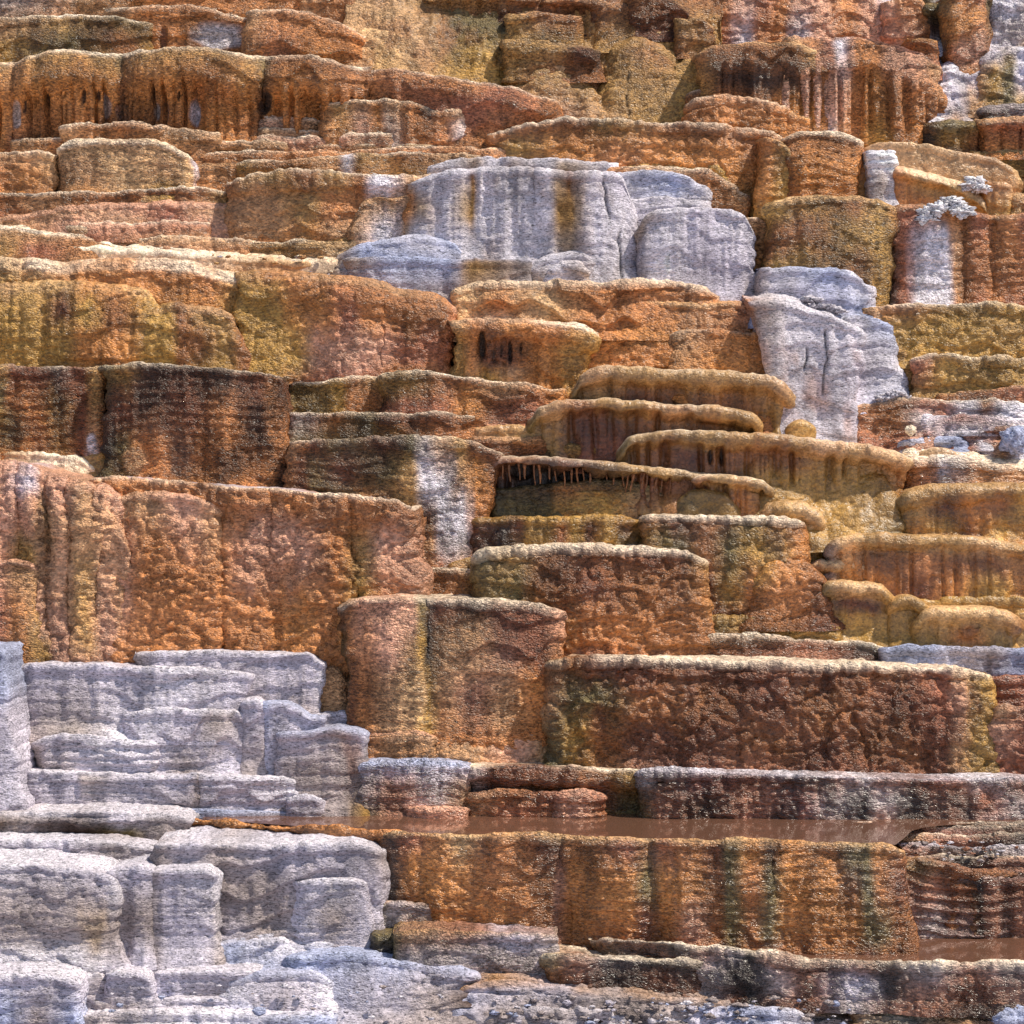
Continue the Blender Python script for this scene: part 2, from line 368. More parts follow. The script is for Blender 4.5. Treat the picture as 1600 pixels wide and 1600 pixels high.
# ------------------------------------------------------------------ the hillside behind and the ground below
def hillside():
    ys = np.arange(-420, 1760, 14.0); xs = np.arange(-700, 2301, 14.0)
    X, Y = np.meshgrid(xs, ys); D = fdepth(Y) + .34
    a, b, c = unproj(X, Y, D); P = np.stack([a, b, c], 2); Nn = grid_normals(P)
    x, y, z = P[..., 0], P[..., 1], P[..., 2]
    d = .06*fbm(x*1.5, y*1.5, z*1.5, 5, 3); w1, w2 = worley(x*6, y*6, z*6, 21); d = d + .03*np.clip(w2-w1, 0, .5)*2
    P = P + Nn*d[..., None]
    cx, tab = parse_cols('0:UOOYUROLLL 400:OOTYUOORLL 800:TTWTYUURLN 1200:OTYYHHRRUN 1600:UTYYNHHRUN')
    C = sample_cols(cx, tab, X + 60*fbm(x*2, y*2, z*2, 6, 2), np.clip(Y/1600, 0, 1))*(1+.3*fbm(x*3, y*3, z*3, 8, 2))[..., None]
    o = link_mesh('hillside', P.reshape(-1, 3), grid_faces(*X.shape)[:, ::-1], np.clip(C.reshape(-1, 3), .01, .8), MAT['lump'])
    o['kind'] = 'structure'
hillside()
def ground():
    n = 60; t = np.linspace(-1, 1, n); xs = np.sign(t)*np.abs(t)**3*1500; X, Y = np.meshgrid(xs, -np.array(list(np.linspace(1.2, 16, 40)) + [30, 80, 200, 600, 1500]))
    Z = np.full_like(X, .02) + .03*fbm(X*.8, Y*.8, Y*0, 3, 2)
    P = np.stack([X, Y, Z], 2); C = np.broadcast_to(PL['L'], P.shape)
    o = link_mesh('ground', P.reshape(-1, 3), grid_faces(*X.shape)[:, ::-1], C.reshape(-1, 3), MAT['white']); o['kind'] = 'structure'
ground()

TERR, LEDGE, BLOCK, MOUND, SLOPE, COLM = 'travertine_terrace', 'travertine_ledge', 'travertine_block', 'travertine_mound', 'travertine_slope', 'travertine_column'

# ================================================================== top of the picture
TT(TERR, 'pale grey ledge at the very top left corner of the photo', '0,-8 60,-10 100,-6 150,8', 40, '0:NT 150:TO', 'grain', dd=.25)
TT(TERR, 'tan terrace running along the top edge above the alcove wall', '120,10 170,-4 300,-14 450,-16 540,-10 552,6', 60, '120:TO 300:OU 450:OT 550:TU', 'grain', dd=.3, rimc='T')
TT(TERR, 'olive brown terrace with pale rim at top left above the scalloped terrace', '0,24 40,27 105,21 170,23 222,33 238,50', 105, '0:TQY 100:HGY 200:GUY 240:QY', 'grain', cr=22, bulge=.05, mo='D.3')
TT(TERR, 'rusty wall with a hollow showing pale grey rock at top left', '165,14 210,10 290,8 330,15 345,24 392,40', 105, '165:TO 240:OO 300:OU 400:OU', 'grain', dd=.1, spots=[(342, 56, 44, 24, .06, 'W'), (255, 60, 8, 20, .03, 'F')])
TT(TERR, 'reddish brown rounded terrace right of the grey hollow', '386,30 400,14 445,14 500,27 535,40 555,52 570,72', 108, '386:TO 440:OR 500:OA 568:OU', 'grain', dd=-.05, cr=24, cl=14, bulge=.05, colm=1.6)
TT(TERR, 'small orange bulge at the top edge left of the cream slope', '460,4 500,-6 540,-4 556,14', 50, '450:TO 550:OU', 'lump', dd=.15, rimc='T')
TT(SLOPE, 'cream and tan slope falling right from the top edge centre', '540,-20 600,-16 700,-14 800,-12 900,-20 1130,-30', '540,120 700,130 870,200 1130,215',
   '540:STT 600:TSH 660:HTS 720:GGYH 780:QGYH 860:UHTH 940:UHTH 1010:UHHQ 1080:UHYQ 1130:UYQ', 'lump', dd=.0, slope=.75, cl=0, cr=0, bow=0, rimc='H', broad=2.2, mo='U.3')
TT(MOUND, 'cream rounded shoulder below the top edge beside the reddish terrace', '560,44 590,42 640,52 690,66 720,86 730,110', '560,112 740,140', '560:ST 640:SH 730:HT', 'lump', dd=.05, slope=.8, cr=40, r=16, rimc='S')
TT(MOUND, 'tan hummock on the cream slope with pinkish crest', '600,26 630,22 665,26 690,40 705,60', 90, '600:TH 700:EH', 'lump', dd=.15, slope=.7, cr=30, cl=30, r=14, rimc='S')
TT(LEDGE, 'dark brown fringed ledge at the top edge left of centre', '660,-5 720,-8 790,-6 850,-2', 24, '660:HU 850:UD', 'grain', dd=.0, flutes=.03, lip=10, under=.05, rimc='H')
TT(LEDGE, 'dark brown fringed ledge at the top edge right of centre', '846,0 890,-4 930,4 952,16', 42, '846:UD 950:UD', 'grain', dd=-.02, flutes=.04, lip=12, under=.06, rimc='T', cr=18)
TT(LEDGE, 'olive step with dark stain under the fringed ledge at top centre', '796,22 840,20 885,24 906,34', 66, '796:HQ 850:UG 905:UQ', 'grain', dd=-.08, cr=16, rimc='T', fl=-6, fr=6)
TT(LEDGE, 'brown overhanging step halfway down the top centre slope', '790,62 850,64 900,68 930,74 938,92', 116, '790:HH 860:HU 900:FU 937:DU', 'grain', dd=-.12, under=.05, lip=26, flutes=.02, cr=14, rimc='S')
TT(MOUND, 'pinkish swelling at the foot of the top centre slope', '800,96 840,84 880,100 920,130 950,150', 200, '800:HT 870:HE 950:HT', 'lump', dd=.05, slope=.6, r=16, cl=30, cr=40, rimc='T')
TT(LEDGE, 'narrow tan step under the top edge left of the twin brown steps', '930,18 970,8 1005,16 1024,36', 70, '930:UH 1020:UH', 'grain', dd=-.02, slope=.3, rimc='T')
TT(LEDGE, 'brown bulge touching the top edge, left of the twin brown steps', '985,4 1020,-6 1050,0 1066,14 1072,30', 52, '985:UF 1070:FD', 'grain', dd=-.05, cr=16, rimc='S')
TT(LEDGE, 'lower twin brown step right of the top centre slope', '1056,34 1075,27 1098,29 1112,38 1118,52', 78, '1056:HU 1118:UH', 'grain', dd=-.12, cr=14, rimc='S', fr=-4)
TT(MOUND, 'ochre shoulder with dark vertical crack on the top centre slope', '950,70 990,56 1040,74 1080,100 1094,120', 214, '950:HHT 1020:UHY 1095:HYQ', 'lump', dd=.04, slope=.65, cl=40, cr=30, r=18, rimc='H', cracks=['985,110 978,150 988,200', '1064,112 1066,150'])
TT(MOUND, 'ochre hump filling the corner between the top centre slope and the mushroom shaped terrace', '1044,104 1066,88 1096,90 1118,118', 218, '1044:HYQ 1118:YQU', 'lump', dd=.04, slope=.5, cl=20, cr=20, r=12, rimc='H')
TT(SLOPE, 'rust orange wall streaked pinkish white at the top right', '1066,-20 1150,-24 1250,-24 1350,-20 1440,-14', 92,
   '1066:RR 1130:OR 1165:PW 1190:RO 1225:OO 1245:PW 1275:PP 1320:OO 1360:PP 1385:WP 1410:RO 1440:PR', 'lump', dd=.28, slope=.5, cr=30, rimc='T', broad=1.6)
TT(BLOCK, 'narrow rust block with white streaks at the top right, left of the waterfall', '1385,22 1410,-2 1432,-6 1448,10 1456,40', 80, '1385:PR 1410:OP 1450:OU', 'lump', dd=.1, cr=14, rimc='T', colm=2)
TT(BLOCK, 'small brown knob beside the white cascade at top right', '1418,66 1430,60 1450,60 1468,74', 112, '1418:UO 1468:UR', 'grain', dd=-.25, cr=14, rimc='H')
TT(TERR, 'large orange fluted wall with white streaks at upper right', '1225,74 1260,60 1300,56 1345,57 1375,62 1402,70 1440,80 1462,100 1472,128', 222,
   '1225:SPP 1270:OPP 1296:RPW 1312:WPT 1335:OOO 1370:OAY 1400:POU 1435:POA 1465:TOU', 'grain', fr=-34, fp=2, cr=30, bulge=.1, flutes=.07, lip=62, under=.05, rimc='P', broad=1.5, colm=1.7,
   lobes=[(1240, 1345, .04), (1345, 1470, .08)])
TT(TERR, 'mushroom shaped brown terrace with dark fringe above orange wall', '1092,96 1106,82 1120,74 1150,69 1200,68 1250,72 1285,84 1299,104', 215,
   '1092:UHY 1130:UDOA 1180:UDOO 1230:UDAO 1275:HUAO 1299:UOO', 'grain', dd=-.08, cr=20, cl=20, under=.05, lip=44, flutes=.04, fl=10, rimc='S', topc='T')
TT(LEDGE, 'thin brown shelf at the left foot of the mushroom shaped terrace', '1072,158 1084,142 1110,140 1150,146 1180,156', 180, '1072:UO 1180:OO', 'grain', dd=-.05, cl=14, rimc='C')
TT(TERR, 'rust block with pale top under the mushroom shaped terrace', '1070,180 1078,160 1100,152 1140,151 1175,154 1200,165 1226,178', 212, '1070:UO 1150:OA 1220:OA', 'lump', dd=-.1, cl=12, fr=10, rimc='C')
TT(LEDGE, 'small orange step right of the rust block under the mushroom', '1216,176 1240,178 1262,186 1270,198', 212, '1216:OA 1270:AO', 'lump', dd=-.06, rimc='S')
TT(SLOPE, 'white and grey knobbly cascade slope in the top right corner', '1446,-20 1500,-24 1560,-24 1600,-26', 200,
   '1446:GDWL 1470:GWWL 1500:NWLW 1540:WWNT 1570:WLTG 1600:LNGQ', 'lump', dd=.3, slope=.55, rimc='W', broad=1.3)
TT(TERR, 'mossy dark ledge with thin white waterfall at top right', '1442,14 1455,6 1476,8 1484,24', 76, '1440:GDW 1460:GDW 1484:GKW', 'grain', dd=.05, rimc='Q', flutes=.03, lip=16, under=.05)
TT(COLM, 'rounded red orange column hanging from the top edge at right', '1472,8 1482,-8 1510,-16 1536,-8 1548,14', 112, '1472:GAO 1500:UAPO 1525:RAPA 1548:GUO', 'grain', dd=-.12, cl=24, cr=24, fl=24, fr=-18, fp=1.5, bulge=.08, rimc='U', under=.0)
TT(TERR, 'white bumpy terrace in the top right corner beside the red column', '1540,10 1560,5 1600,4', 78, '1540:LWW 1580:WNL 1600:NNT', 'lump', dd=.02, rimc='W', cl=20)
TT(MOUND, 'white and tan knobbly mound under the red column', '1462,110 1480,92 1510,104 1540,100 1556,110', 196, '1462:WNW 1490:WLT 1515:LTW 1550:TNT', 'lump', dd=-.04, slope=.4, r=18, cl=24, cr=20, rimc='W', A=1.2, B=1.3)
TT(MOUND, 'white capped olive mound at the right edge above the mossy basin', '1528,96 1545,80 1570,73 1600,74', 172, '1528:WTT 1555:LYQ 1575:QGG 1600:WLY', 'lump', dd=-.08, r=14, cl=26, rimc='W', slope=.25)
TT(LEDGE, 'dark grey rounded ledge at the right edge above the rust basin', '1527,178 1538,166 1570,161 1600,161', 190, '1527:DG 1600:ND', 'grain', dd=-.12, cl=16, r=10, rimc='N')
TT(LEDGE, 'mossy green basin lip with water threads at the right edge', '1448,200 1462,192 1490,189 1534,190', 236, '1448:DKK 1480:GQD 1534:GUD', 'grain', dd=-.1, r=9, lip=14, under=.05, flutes=.03, rimc='Q')
TT(LEDGE, 'rust basin lip with water threads at the right edge', '1530,194 1545,184 1565,182 1600,183', 236, '1530:UO 1560:RA 1600:RO', 'grain', dd=-.16, r=10, lip=18, under=.05, flutes=.04, rimc='S', cl=14)
TT(LEDGE, 'thin olive rim under the rust basin at the right edge', '1515,240 1550,234 1600,231', 262, '1515:QT 1600:GQ', 'grain', dd=-.05, rimc='S')
TT(TERR, 'tan stepped terrace right of the white pillar', '1350,230 1368,223 1430,222 1452,224 1480,234 1540,242 1576,252 1598,268', 300, '1350:TS 1450:ST 1540:TH 1598:ST', 'smooth', dd=-.05, cr=16, rimc='C')
TT(LEDGE, 'tiny tan lip under the stepped terrace right of the pillar', '1412,256 1430,250 1466,251 1490,262', 270, '1412:TS 1490:TS', 'smooth', dd=-.12, rimc='C')
TT(LEDGE, 'small ochre block at the right edge beside the white crumbs', '1534,288 1542,280 1575,282 1582,296', 335, '1534:AY 1582:TY', 'smooth', dd=-.12, rimc='S')
TT(LEDGE, 'tan end knob at the right edge under the stepped terrace', '1576,312 1586,300 1600,298', 335, '1576:TY 1600:TS', 'lump', dd=-.1, rimc='S', cl=16, r=10)
TT(SLOPE, 'amber draped slope falling right beside the white pillar', '1398,262 1412,256 1440,266 1470,272 1500,282 1522,296 1545,312 1554,334', 342, '1398:OAO 1440:SHAO 1490:SYA 1530:HYA 1554:TY', 'smooth', dd=-.1, r=14, lip=22, under=.05, flutes=.04, rimc='C', slope=.1, cr=16)
# ------------------------------------------------------------------ scalloped terrace
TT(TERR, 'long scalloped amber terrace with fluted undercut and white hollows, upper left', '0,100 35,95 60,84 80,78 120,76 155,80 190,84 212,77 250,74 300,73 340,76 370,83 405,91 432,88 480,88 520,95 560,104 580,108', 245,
   '0:HAAU 25:TAOR 60:HAOU 120:HAOO 170:HAUO 190:GUKU 215:HAUO 270:HAOA 330:HOAO 390:HAOA 412:GDKK 430:UAOO 500:UAAO 560:UOAR', 'grain', cr=0, r=6, lip=66, under=.16, flutes=.13, bulge=.03, rimc='C',  # near-black column paints the shade left of the last bulge
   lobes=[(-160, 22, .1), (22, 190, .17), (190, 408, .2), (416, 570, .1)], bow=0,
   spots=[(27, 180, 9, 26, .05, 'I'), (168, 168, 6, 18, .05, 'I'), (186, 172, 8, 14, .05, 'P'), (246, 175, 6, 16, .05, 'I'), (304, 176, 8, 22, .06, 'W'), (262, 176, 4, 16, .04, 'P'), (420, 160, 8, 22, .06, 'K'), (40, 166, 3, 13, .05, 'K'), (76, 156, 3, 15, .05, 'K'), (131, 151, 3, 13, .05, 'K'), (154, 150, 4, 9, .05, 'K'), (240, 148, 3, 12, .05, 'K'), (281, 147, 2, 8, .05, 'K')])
TT(TERR, 'rust red tapering right arm of the scalloped terrace', '568,107 600,107 650,112 700,120 750,130 790,137 830,149 866,163 874,180', 212, '568:UOR 640:ORO 720:ORRO 800:RRO 870:OR', 'grain', dd=-.02, cr=20, rimc='C', mo='U.3', bulge=.05, lip=34, under=.03, flutes=.015)
# ------------------------------------------------------------------ upper left steps
TT(LEDGE, 'small tan ledge above the orange block at the left edge', '20,226 30,217 70,215 105,216', 245, '20:TO 105:OA', 'grain', dd=0, cl=10, rimc='C')
TT(BLOCK, 'small orange block at the left edge beside the big pale orange block', '0,240 15,236 70,234 84,240 90,256', 302, '0:TOA 40:TAO 90:SO', 'lump', dd=-.08, cr=12, rimc='C')
TT(TERR, 'orange terrace behind the big pale orange block at left', '98,212 106,196 130,193 200,191 240,196 300,206 340,213', 300, '98:TO 160:OT 200:OT 280:TOO 340:TO', 'grain', dd=.1, cl=10, rimc='C')
TT(BLOCK, 'big pale orange block with rounded corners at upper left', '85,250 92,226 108,219 150,217 240,217 268,222 288,234 300,256', 302, '85:STO 130:STA 200:TST 260:STY 290:TST 300:LT', 'grain', dd=-.1, cl=14, cr=14, rimc='C', r=10, fr=4)
TT(SLOPE, 'pinkish tan flat slope right of the big orange block', '290,186 330,180 400,179 470,187 540,193 590,203', 240, '290:TO 380:PT 500:PO 590:PT', 'grain', dd=.3, rise=.4, rimc='P', slope=.6)
TT(LEDGE, 'pinkish upper ledge on the flat slope right of the big orange block', '340,200 370,190 430,189 480,194 510,208', 228, '340:PT 510:PO', 'grain', dd=.12, rimc='C', rise=.3, slope=.4)
TT(LEDGE, 'pinkish lower ledge on the flat slope right of the big orange block', '400,222 420,214 500,214 540,222 560,232', 240, '400:PT 560:PO', 'grain', dd=.05, rimc='C', rise=.3, slope=.4)
TT(TERR, 'brown and white streaked terrace with rounded right end below the rust arm', '498,176 508,161 545,154 600,155 650,162 672,171 705,172 726,177 740,192', 232, '498:OT 530:HO 565:TPO 590:AO 610:TN 640:OU 668:DUU 690:OO 722:TW 740:OU', 'grain', dd=.0, cl=16, cr=12, rimc='C', bulge=.04)
TT(MOUND, 'low pinkish dome in front of the brown and white streaked terrace', '528,212 545,204 590,202 640,204 665,216', 228, '528:PT 665:TP', 'grain', dd=-.05, cl=20, cr=12, rimc='C', r=8)
TT(LEDGE, 'short olive brown sill under the low pinkish dome', '480,236 520,226 600,222 660,226 720,234', 240, '480:UO 720:QU', 'grain', dd=0, rimc='C')
TT(LEDGE, 'upper long thin brown ledge stretching toward the white cliff', '300,246 330,238 400,237 450,236 540,236 620,228 680,226 740,232 800,243', 258, '300:OT 500:OU 700:OP 800:OT', 'grain', dd=-.03, rimc='C')
TT(LEDGE, 'second long thin brown ledge stretching toward the white cliff', '366,264 380,254 420,250 480,247 560,240 640,235 700,240 752,250', 276, '366:QU 430:UQ 525:TU 540:WN 560:HU 640:UH 700:TU 752:TT', 'grain', dd=-.06, rimc='C')
TT(LEDGE, 'long orange ledge at the left edge below the orange blocks', '0,303 50,300 100,300 180,298 240,293 300,291 345,296 360,304', 345, '0:OR 60:TO 140:UO 220:UO 300:UT 360:HT', 'grain', dd=.02, rimc='C')
TT(SLOPE, 'pink and rust rough slope below the long orange ledge', '0,345 30,332 90,320 180,314 260,312 360,318 420,322', 408, '0:TO 120:TPO 200:PTR 260:RMO 340:TPO 420:TO', 'lump', dd=.04, slope=.5, rimc='P', r=12, A=.7)
TT(TERR, 'brown terrace with ochre lower wall left of the white cliff', '357,300 368,282 395,273 440,269 510,266 560,270 640,272 690,272', 405, '357:UTO 420:QTTA 480:UHAO 520:HOTA 560:UOTO 590:WTTT 640:TTN 690:TT', 'lump', dd=.04, cl=16, rimc='C', A=.7, lip=28, under=.04)
TT(BLOCK, 'tan and white block between the ochre wall and the white cliff', '553,356 560,316 580,308 612,308 636,302 660,296', 408, '553:TTT 600:TWT 640:TT', 'grain', dd=-.06, cl=10, rimc='T')
TT(SLOPE, 'shaded tan patch tucked left of the brown terrace with ochre lower wall', '270,268 310,256 400,254 440,264', 306, '270:TO 440:UO', 'grain', dd=.04, slope=.3, rimc='T')
# thin sills between the upper left tiers
TT(LEDGE, 'thin pink sill under the rust arm, highest of the stack of sills', '372,190 420,184 470,187 520,196', 206, '372:PT 520:TO', 'grain', dd=.06, r=3, rimc='C', slope=.4)
TT(LEDGE, 'thin tan sill left of the low pinkish dome', '400,206 440,201 500,204 538,213', 220, '400:TP 538:OT', 'grain', dd=.02, r=3, rimc='C', slope=.4)
TT(LEDGE, 'thin orange sill starting beside the big pale orange block', '300,226 350,221 410,222 452,230', 240, '300:OT 452:TU', 'grain', dd=.0, r=3, rimc='C', slope=.4)
TT(LEDGE, 'thin brown sill right of the low pinkish dome', '640,216 690,212 750,218 800,228', 236, '640:UT 800:UO', 'grain', dd=-.02, r=3, rimc='C', slope=.4)
TT(LEDGE, 'thin rust sill along the middle of the pink and rust rough slope', '120,352 180,346 260,348 330,354', 366, '120:PR 330:RT', 'lump', dd=-.10, r=3, rimc='C', slope=.5)
TT(LEDGE, 'thin pink sill low on the pink and rust rough slope', '210,376 270,370 340,372 400,380', 392, '210:TP 400:TO', 'lump', dd=-.10, r=3, rimc='C', slope=.5)
TT(LEDGE, 'thin ochre sill low on the brown terrace left of the white cliff', '400,346 450,340 520,342 560,350', 366, '400:HO 560:TH', 'lump', dd=-.10, r=3, rimc='S', slope=.4)
TT(LEDGE, 'thin ochre sill across the foot of the long ochre knobbly terrace', '960,262 1020,257 1090,262 1140,272', 285, '960:YU 1140:YQ', 'lump', dd=-.02, r=3, rimc='S', slope=.4)
TT(LEDGE, 'thin orange sill on the broad orange slope, upper one', '940,494 1000,488 1060,491 1110,500', 512, '940:OA 1110:AO', 'lump', dd=-.14, r=3, rimc='S', slope=.4)
TT(LEDGE, 'thin orange sill on the broad orange slope, lower one', '950,540 1000,535 1040,538 1062,546', 560, '950:AO 1062:OA', 'lump', dd=-.14, r=3, rimc='S', slope=.4)
TT(LEDGE, 'thin mustard sill near the foot of the upper mustard terrace', '1480,528 1530,523 1600,526', 545, '1480:YQ 1600:QY', 'lump', dd=-.08, r=3, rimc='S', slope=.4)
TT(LEDGE, 'thin white trickle sill across the rough rust terrace', '1440,654 1490,648 1550,652 1600,650', 668, '1440:WR 1500:RW 1600:WR', 'wet', dd=-.1, r=3, rimc='W', slope=.4)
TT(LEDGE, 'thin olive sill at the foot of the brown rugged terrace', '1020,878 1060,872 1110,876 1140,886', 900, '1020:QU 1140:GU', 'lump', dd=-.1, r=3, rimc='Q', slope=.4)
TT(LEDGE, 'thin white sill on the grey lilac wall', '270,1400 340,1394 400,1397 446,1406', 1420, '270:WN 446:LN', 'white', dd=-.1, r=3, rimc='W', slope=.4)
# ------------------------------------------------------------------ white cliff
TT(TERR, 'stained upper cap of the big white cliff', '661,272 672,258 720,247 780,246 850,249 930,254 962,264', 300, '661:WT 700:WH 740:TW 770:WW 810:NH 850:WT 880:TT 960:WT', 'white', dd=-.02, cl=10, rimc='W')
TT(TERR, 'big white cliff with brown stains and a dark crack', '636,300 650,281 680,271 720,262 790,262 850,264 900,268 940,271 972,270 986,284 994,330', '636,400 800,440 1005,446',
   '636:TOTT 652:WTWW 690:WWWW 726:WTWW 738:UHWW 752:WWWW 830:NWWW 856:WWWW 874:THTW 890:UHTT 904:NTNW 930:WWWW 975:LWWW 1000:WLL', 'white', dd=-.1, cl=14, cr=12, r=10, rimc='W', fr=14,
   cracks=['942,278 944,310 951,344', '968,358 965,380 972,442'], lobes=[(640, 760, .05), (840, 1000, .08)], mo='T.12', broad=1.8, A=1.2, micro=.7, colm=2, strat=.3)
TT(LEDGE, 'rusty tan rim behind the white steps right of the big white cliff', '950,262 1000,260 1060,263 1105,267 1118,278 1140,290 1152,306 1163,328', 345, '950:OT 1060:TO 1110:OU 1160:TO', 'grain', dd=.12, rimc='C')
TT(TERR, 'bluish white back step right of the big white cliff', '958,276 990,268 1040,268 1072,273 1086,286 1106,298 1110,322', 345, '958:WW 1050:BW 1110:WT', 'white', dd=.04, rimc='W')
TT(BLOCK, 'small stained tan block on the white steps beside the cliff', '976,286 990,279 1030,280 1046,288 1050,304', 322, '976:WT 1010:HN 1050:TW', 'white', dd=-.02, rimc='W', cr=10)
TT(LEDGE, 'thin white sill above the lilac white block', '980,318 1000,311 1040,308 1085,312 1108,322', 340, '980:WL 1108:WL', 'white', dd=-.06, rimc='W')
TT(BLOCK, 'lilac white rounded block right of the big white cliff', '998,372 1004,338 1022,328 1060,324 1110,325 1150,330 1172,342 1181,372', 464, '998:TLL 1040:WWL 1100:LLL 1150:WLL 1181:WLN', 'white', dd=-.10, cl=14, cr=10, r=7, rimc='W', bulge=.05, A=1, micro=.6, colm=1.6, strat=.3)
TT(BLOCK, 'tan and cream block between the lilac block and the mustard block', '1160,350 1172,340 1195,342 1206,352 1208,372', 425, '1160:TT 1185:TA 1208:ST', 'grain', dd=.02, cr=10, rimc='C')
TT(MOUND, 'blue white low mound at the left foot of the white cliff', '520,404 552,384 600,371 650,366 700,370 718,380 728,402', 418, '520:TT 570:BB 650:WB 728:BN', 'white', dd=-.24, cl=40, cr=14, r=12, rimc='B', slope=.3)
TT(LEDGE, 'bluish stained sill below the blue white mound', '540,412 600,401 680,403 720,406 780,404 830,406', '540,444 640,462 830,470', '540:TB 620:BW 700:BN 740:HN 830:NW', 'white', dd=-.17, rimc='B')
TT(MOUND, 'tan knobbly mound at the foot of the white cliff', '816,442 832,412 850,398 890,391 915,392 934,410', 452, '816:NT 860:WT 934:NW', 'white', dd=-.13, cl=16, cr=18, r=12, rimc='W')
TT(MOUND, 'small whiter knob in front of the tan knobbly mound', '854,420 876,408 905,409 920,426', 450, '854:WL 920:TL', 'white', dd=-.2, cl=14, cr=14, r=10, rimc='W')
TT(BLOCK, 'blue grey block with crumbled foot right of the lilac block', '1176,430 1186,417 1230,416 1300,418 1335,424 1348,440 1362,466', 492, '1176:NN 1220:WL 1290:BL 1350:WB', 'white', dd=-.2, cr=14, r=7, rimc='B', fr=8)
TT(LEDGE, 'pale blue white rubble sill in front of the blue grey block', '1172,466 1190,463 1240,470 1300,484 1330,494', 500, '1172:WB 1330:BW', 'white', dd=-.28, rimc='W', slope=.6, strat=2)
TT(COLM, 'white tapering column with a long dark crack, centre right', '1170,470 1200,468 1240,474 1280,486 1316,500 1338,514 1346,530', 698,
   '1165:OP 1200:PW 1235:WWL 1290:WWL 1346:WLN', 'white', dd=.10, cl=10, cr=12, fl=60, fr=-16, fp=.8, r=8, slope=.02, rimc='W', rise=.2, micro=.6, colm=2, cracks=['1289,512 1292,560 1286,620', '1262,540 1258,580'], mo='P.2', strat=.5)
TT(COLM, 'bluish white flaring buttress right of the cracked column', '1300,498 1330,493 1368,496 1382,506 1388,524', 634, '1300:WL 1340:WLL 1388:BWB', 'white', dd=.02, cl=0, cr=14, fr=40, fp=1.1, rimc='B', slope=.12)
TT(COLM, 'tan and brown flaring buttress right of the bluish one', '1340,486 1370,480 1392,496 1404,520', 624, '1340:OT 1380:TTU 1404:THU', 'grain', dd=.1, cr=16, fr=64, rimc='S', slope=.15)
# ------------------------------------------------------------------ upper right terraces
TT(TERR, 'long ochre knobbly terrace with thin pale rim, upper centre right', '760,218 775,207 800,202 850,192 880,186 940,187 1000,192 1020,190 1060,193 1100,197 1150,203 1200,206 1232,222 1240,250', '760,250 900,262 1100,300 1240,350',
   '760:UO 800:UQO 900:UAO 960:QOO 1050:UAO 1120:UAQ 1180:OAQ 1240:OY', 'lump', dd=.1, cl=14, cr=20, rimc='C', bow=.06, B=.8)
TT(BLOCK, 'olive ochre bulging block left of the big rounded brown block', '1190,222 1200,214 1225,222 1232,236 1248,262 1256,290', 350, '1190:OAY 1230:HYY 1256:YQ', 'lump', dd=.0, cr=26, rimc='S')
TT(BLOCK, 'big rounded brown block left of the white pillar', '1222,232 1228,212 1245,204 1290,203 1322,207 1342,217 1351,238', 318, '1222:UUO 1260:OAO 1300:UAA 1340:UAO 1351:UQ', 'grain', dd=-.08, cl=12, cr=18, fl=8, fr=-12, r=8, bulge=.08, rimc='C')
TT(COLM, 'tan wall strip behind the white pillar', '1330,235 1352,230 1400,232 1425,246', 330, '1330:UH 1400:OH 1425:OO', 'smooth', dd=.08, rimc='T')
TT(COLM, 'narrow white pillar with pink stains at upper right', '1353,242 1356,235 1394,233 1399,242', 320, '1353:XWP 1375:XPW 1399:XXW', 'white', dd=-.12, cl=6, cr=6, fl=8, fr=0, rimc='W', strat=3)
TT(BLOCK, 'mustard brown block with speckled wall right of the tan block', '1202,334 1216,314 1240,309 1300,306 1340,306 1372,310 1396,322 1408,346', 480, '1202:YUYQ 1260:QUQY 1330:UQUY 1380:YQY 1408:UKQ', 'grain', dd=-.05, cl=12, cr=22, fr=-22, r=8, bulge=.1, rimc='S', mo='D.25', micro=.3)
TT(LEDGE, 'ochre lumpy foot of the mustard brown block', '1200,398 1210,382 1232,382 1250,396 1320,398 1385,404', 430, '1200:YY 1240:TY 1385:QY', 'lump', dd=-.05, rimc='Y', r=12, slope=.6)
TT(TERR, 'rust wall with a broad white vertical band at the right edge', '1392,326 1410,320 1445,317 1500,324 1540,334 1600,338', 480, '1392:UKK 1412:RRR 1434:RWW 1450:UWWW 1475:UWWW 1495:OTO 1508:UUU 1530:ROR 1553:UUO 1575:OOR 1600:ROR', 'lump', dd=-.02, rimc='T', lobes=[(1400, 1510, .07), (1510, 1553, .05), (1553, 1760, .12)], A=.6, B=.7, r=10)
TT(TERR, 'upper mustard terrace with knobbly wall at the right edge', '1362,486 1380,478 1410,476 1450,475 1530,476 1600,475', 562, '1362:AY 1400:UYY 1500:QYY 1600:YQY', 'lump', dd=.0, cl=10, rimc='C')
TT(TERR, 'lower mustard terrace at the right edge', '1430,570 1445,558 1480,556 1530,560 1600,563', 612, '1430:RQ 1480:YQ 1540:QY 1600:YY', 'lump', dd=-.02, cl=8, rimc='C')
TT(LEDGE, 'brown thin terrace below the lower mustard terrace', '1455,622 1470,613 1520,609 1560,606 1600,606', 632, '1455:UT 1600:RU', 'grain', dd=-.02, rimc='S')
TT(TERR, 'rough rust terrace with white trickles right of the cracked column', '1330,646 1350,634 1400,627 1440,623 1520,627 1600,634', 694, '1330:UR 1400:UUR 1440:RNP 1470:RRR 1510:WR 1540:UW 1575:WB 1600:WR', 'wet', dd=.0, rimc='C', slope=.4)
TT(LEDGE, 'rust and white lower step under the rough rust terrace', '1500,678 1530,668 1570,664 1600,668', 722, '1500:RW 1535:RW 1560:RT 1600:BW', 'wet', dd=-.02, rimc='C', slope=.3)
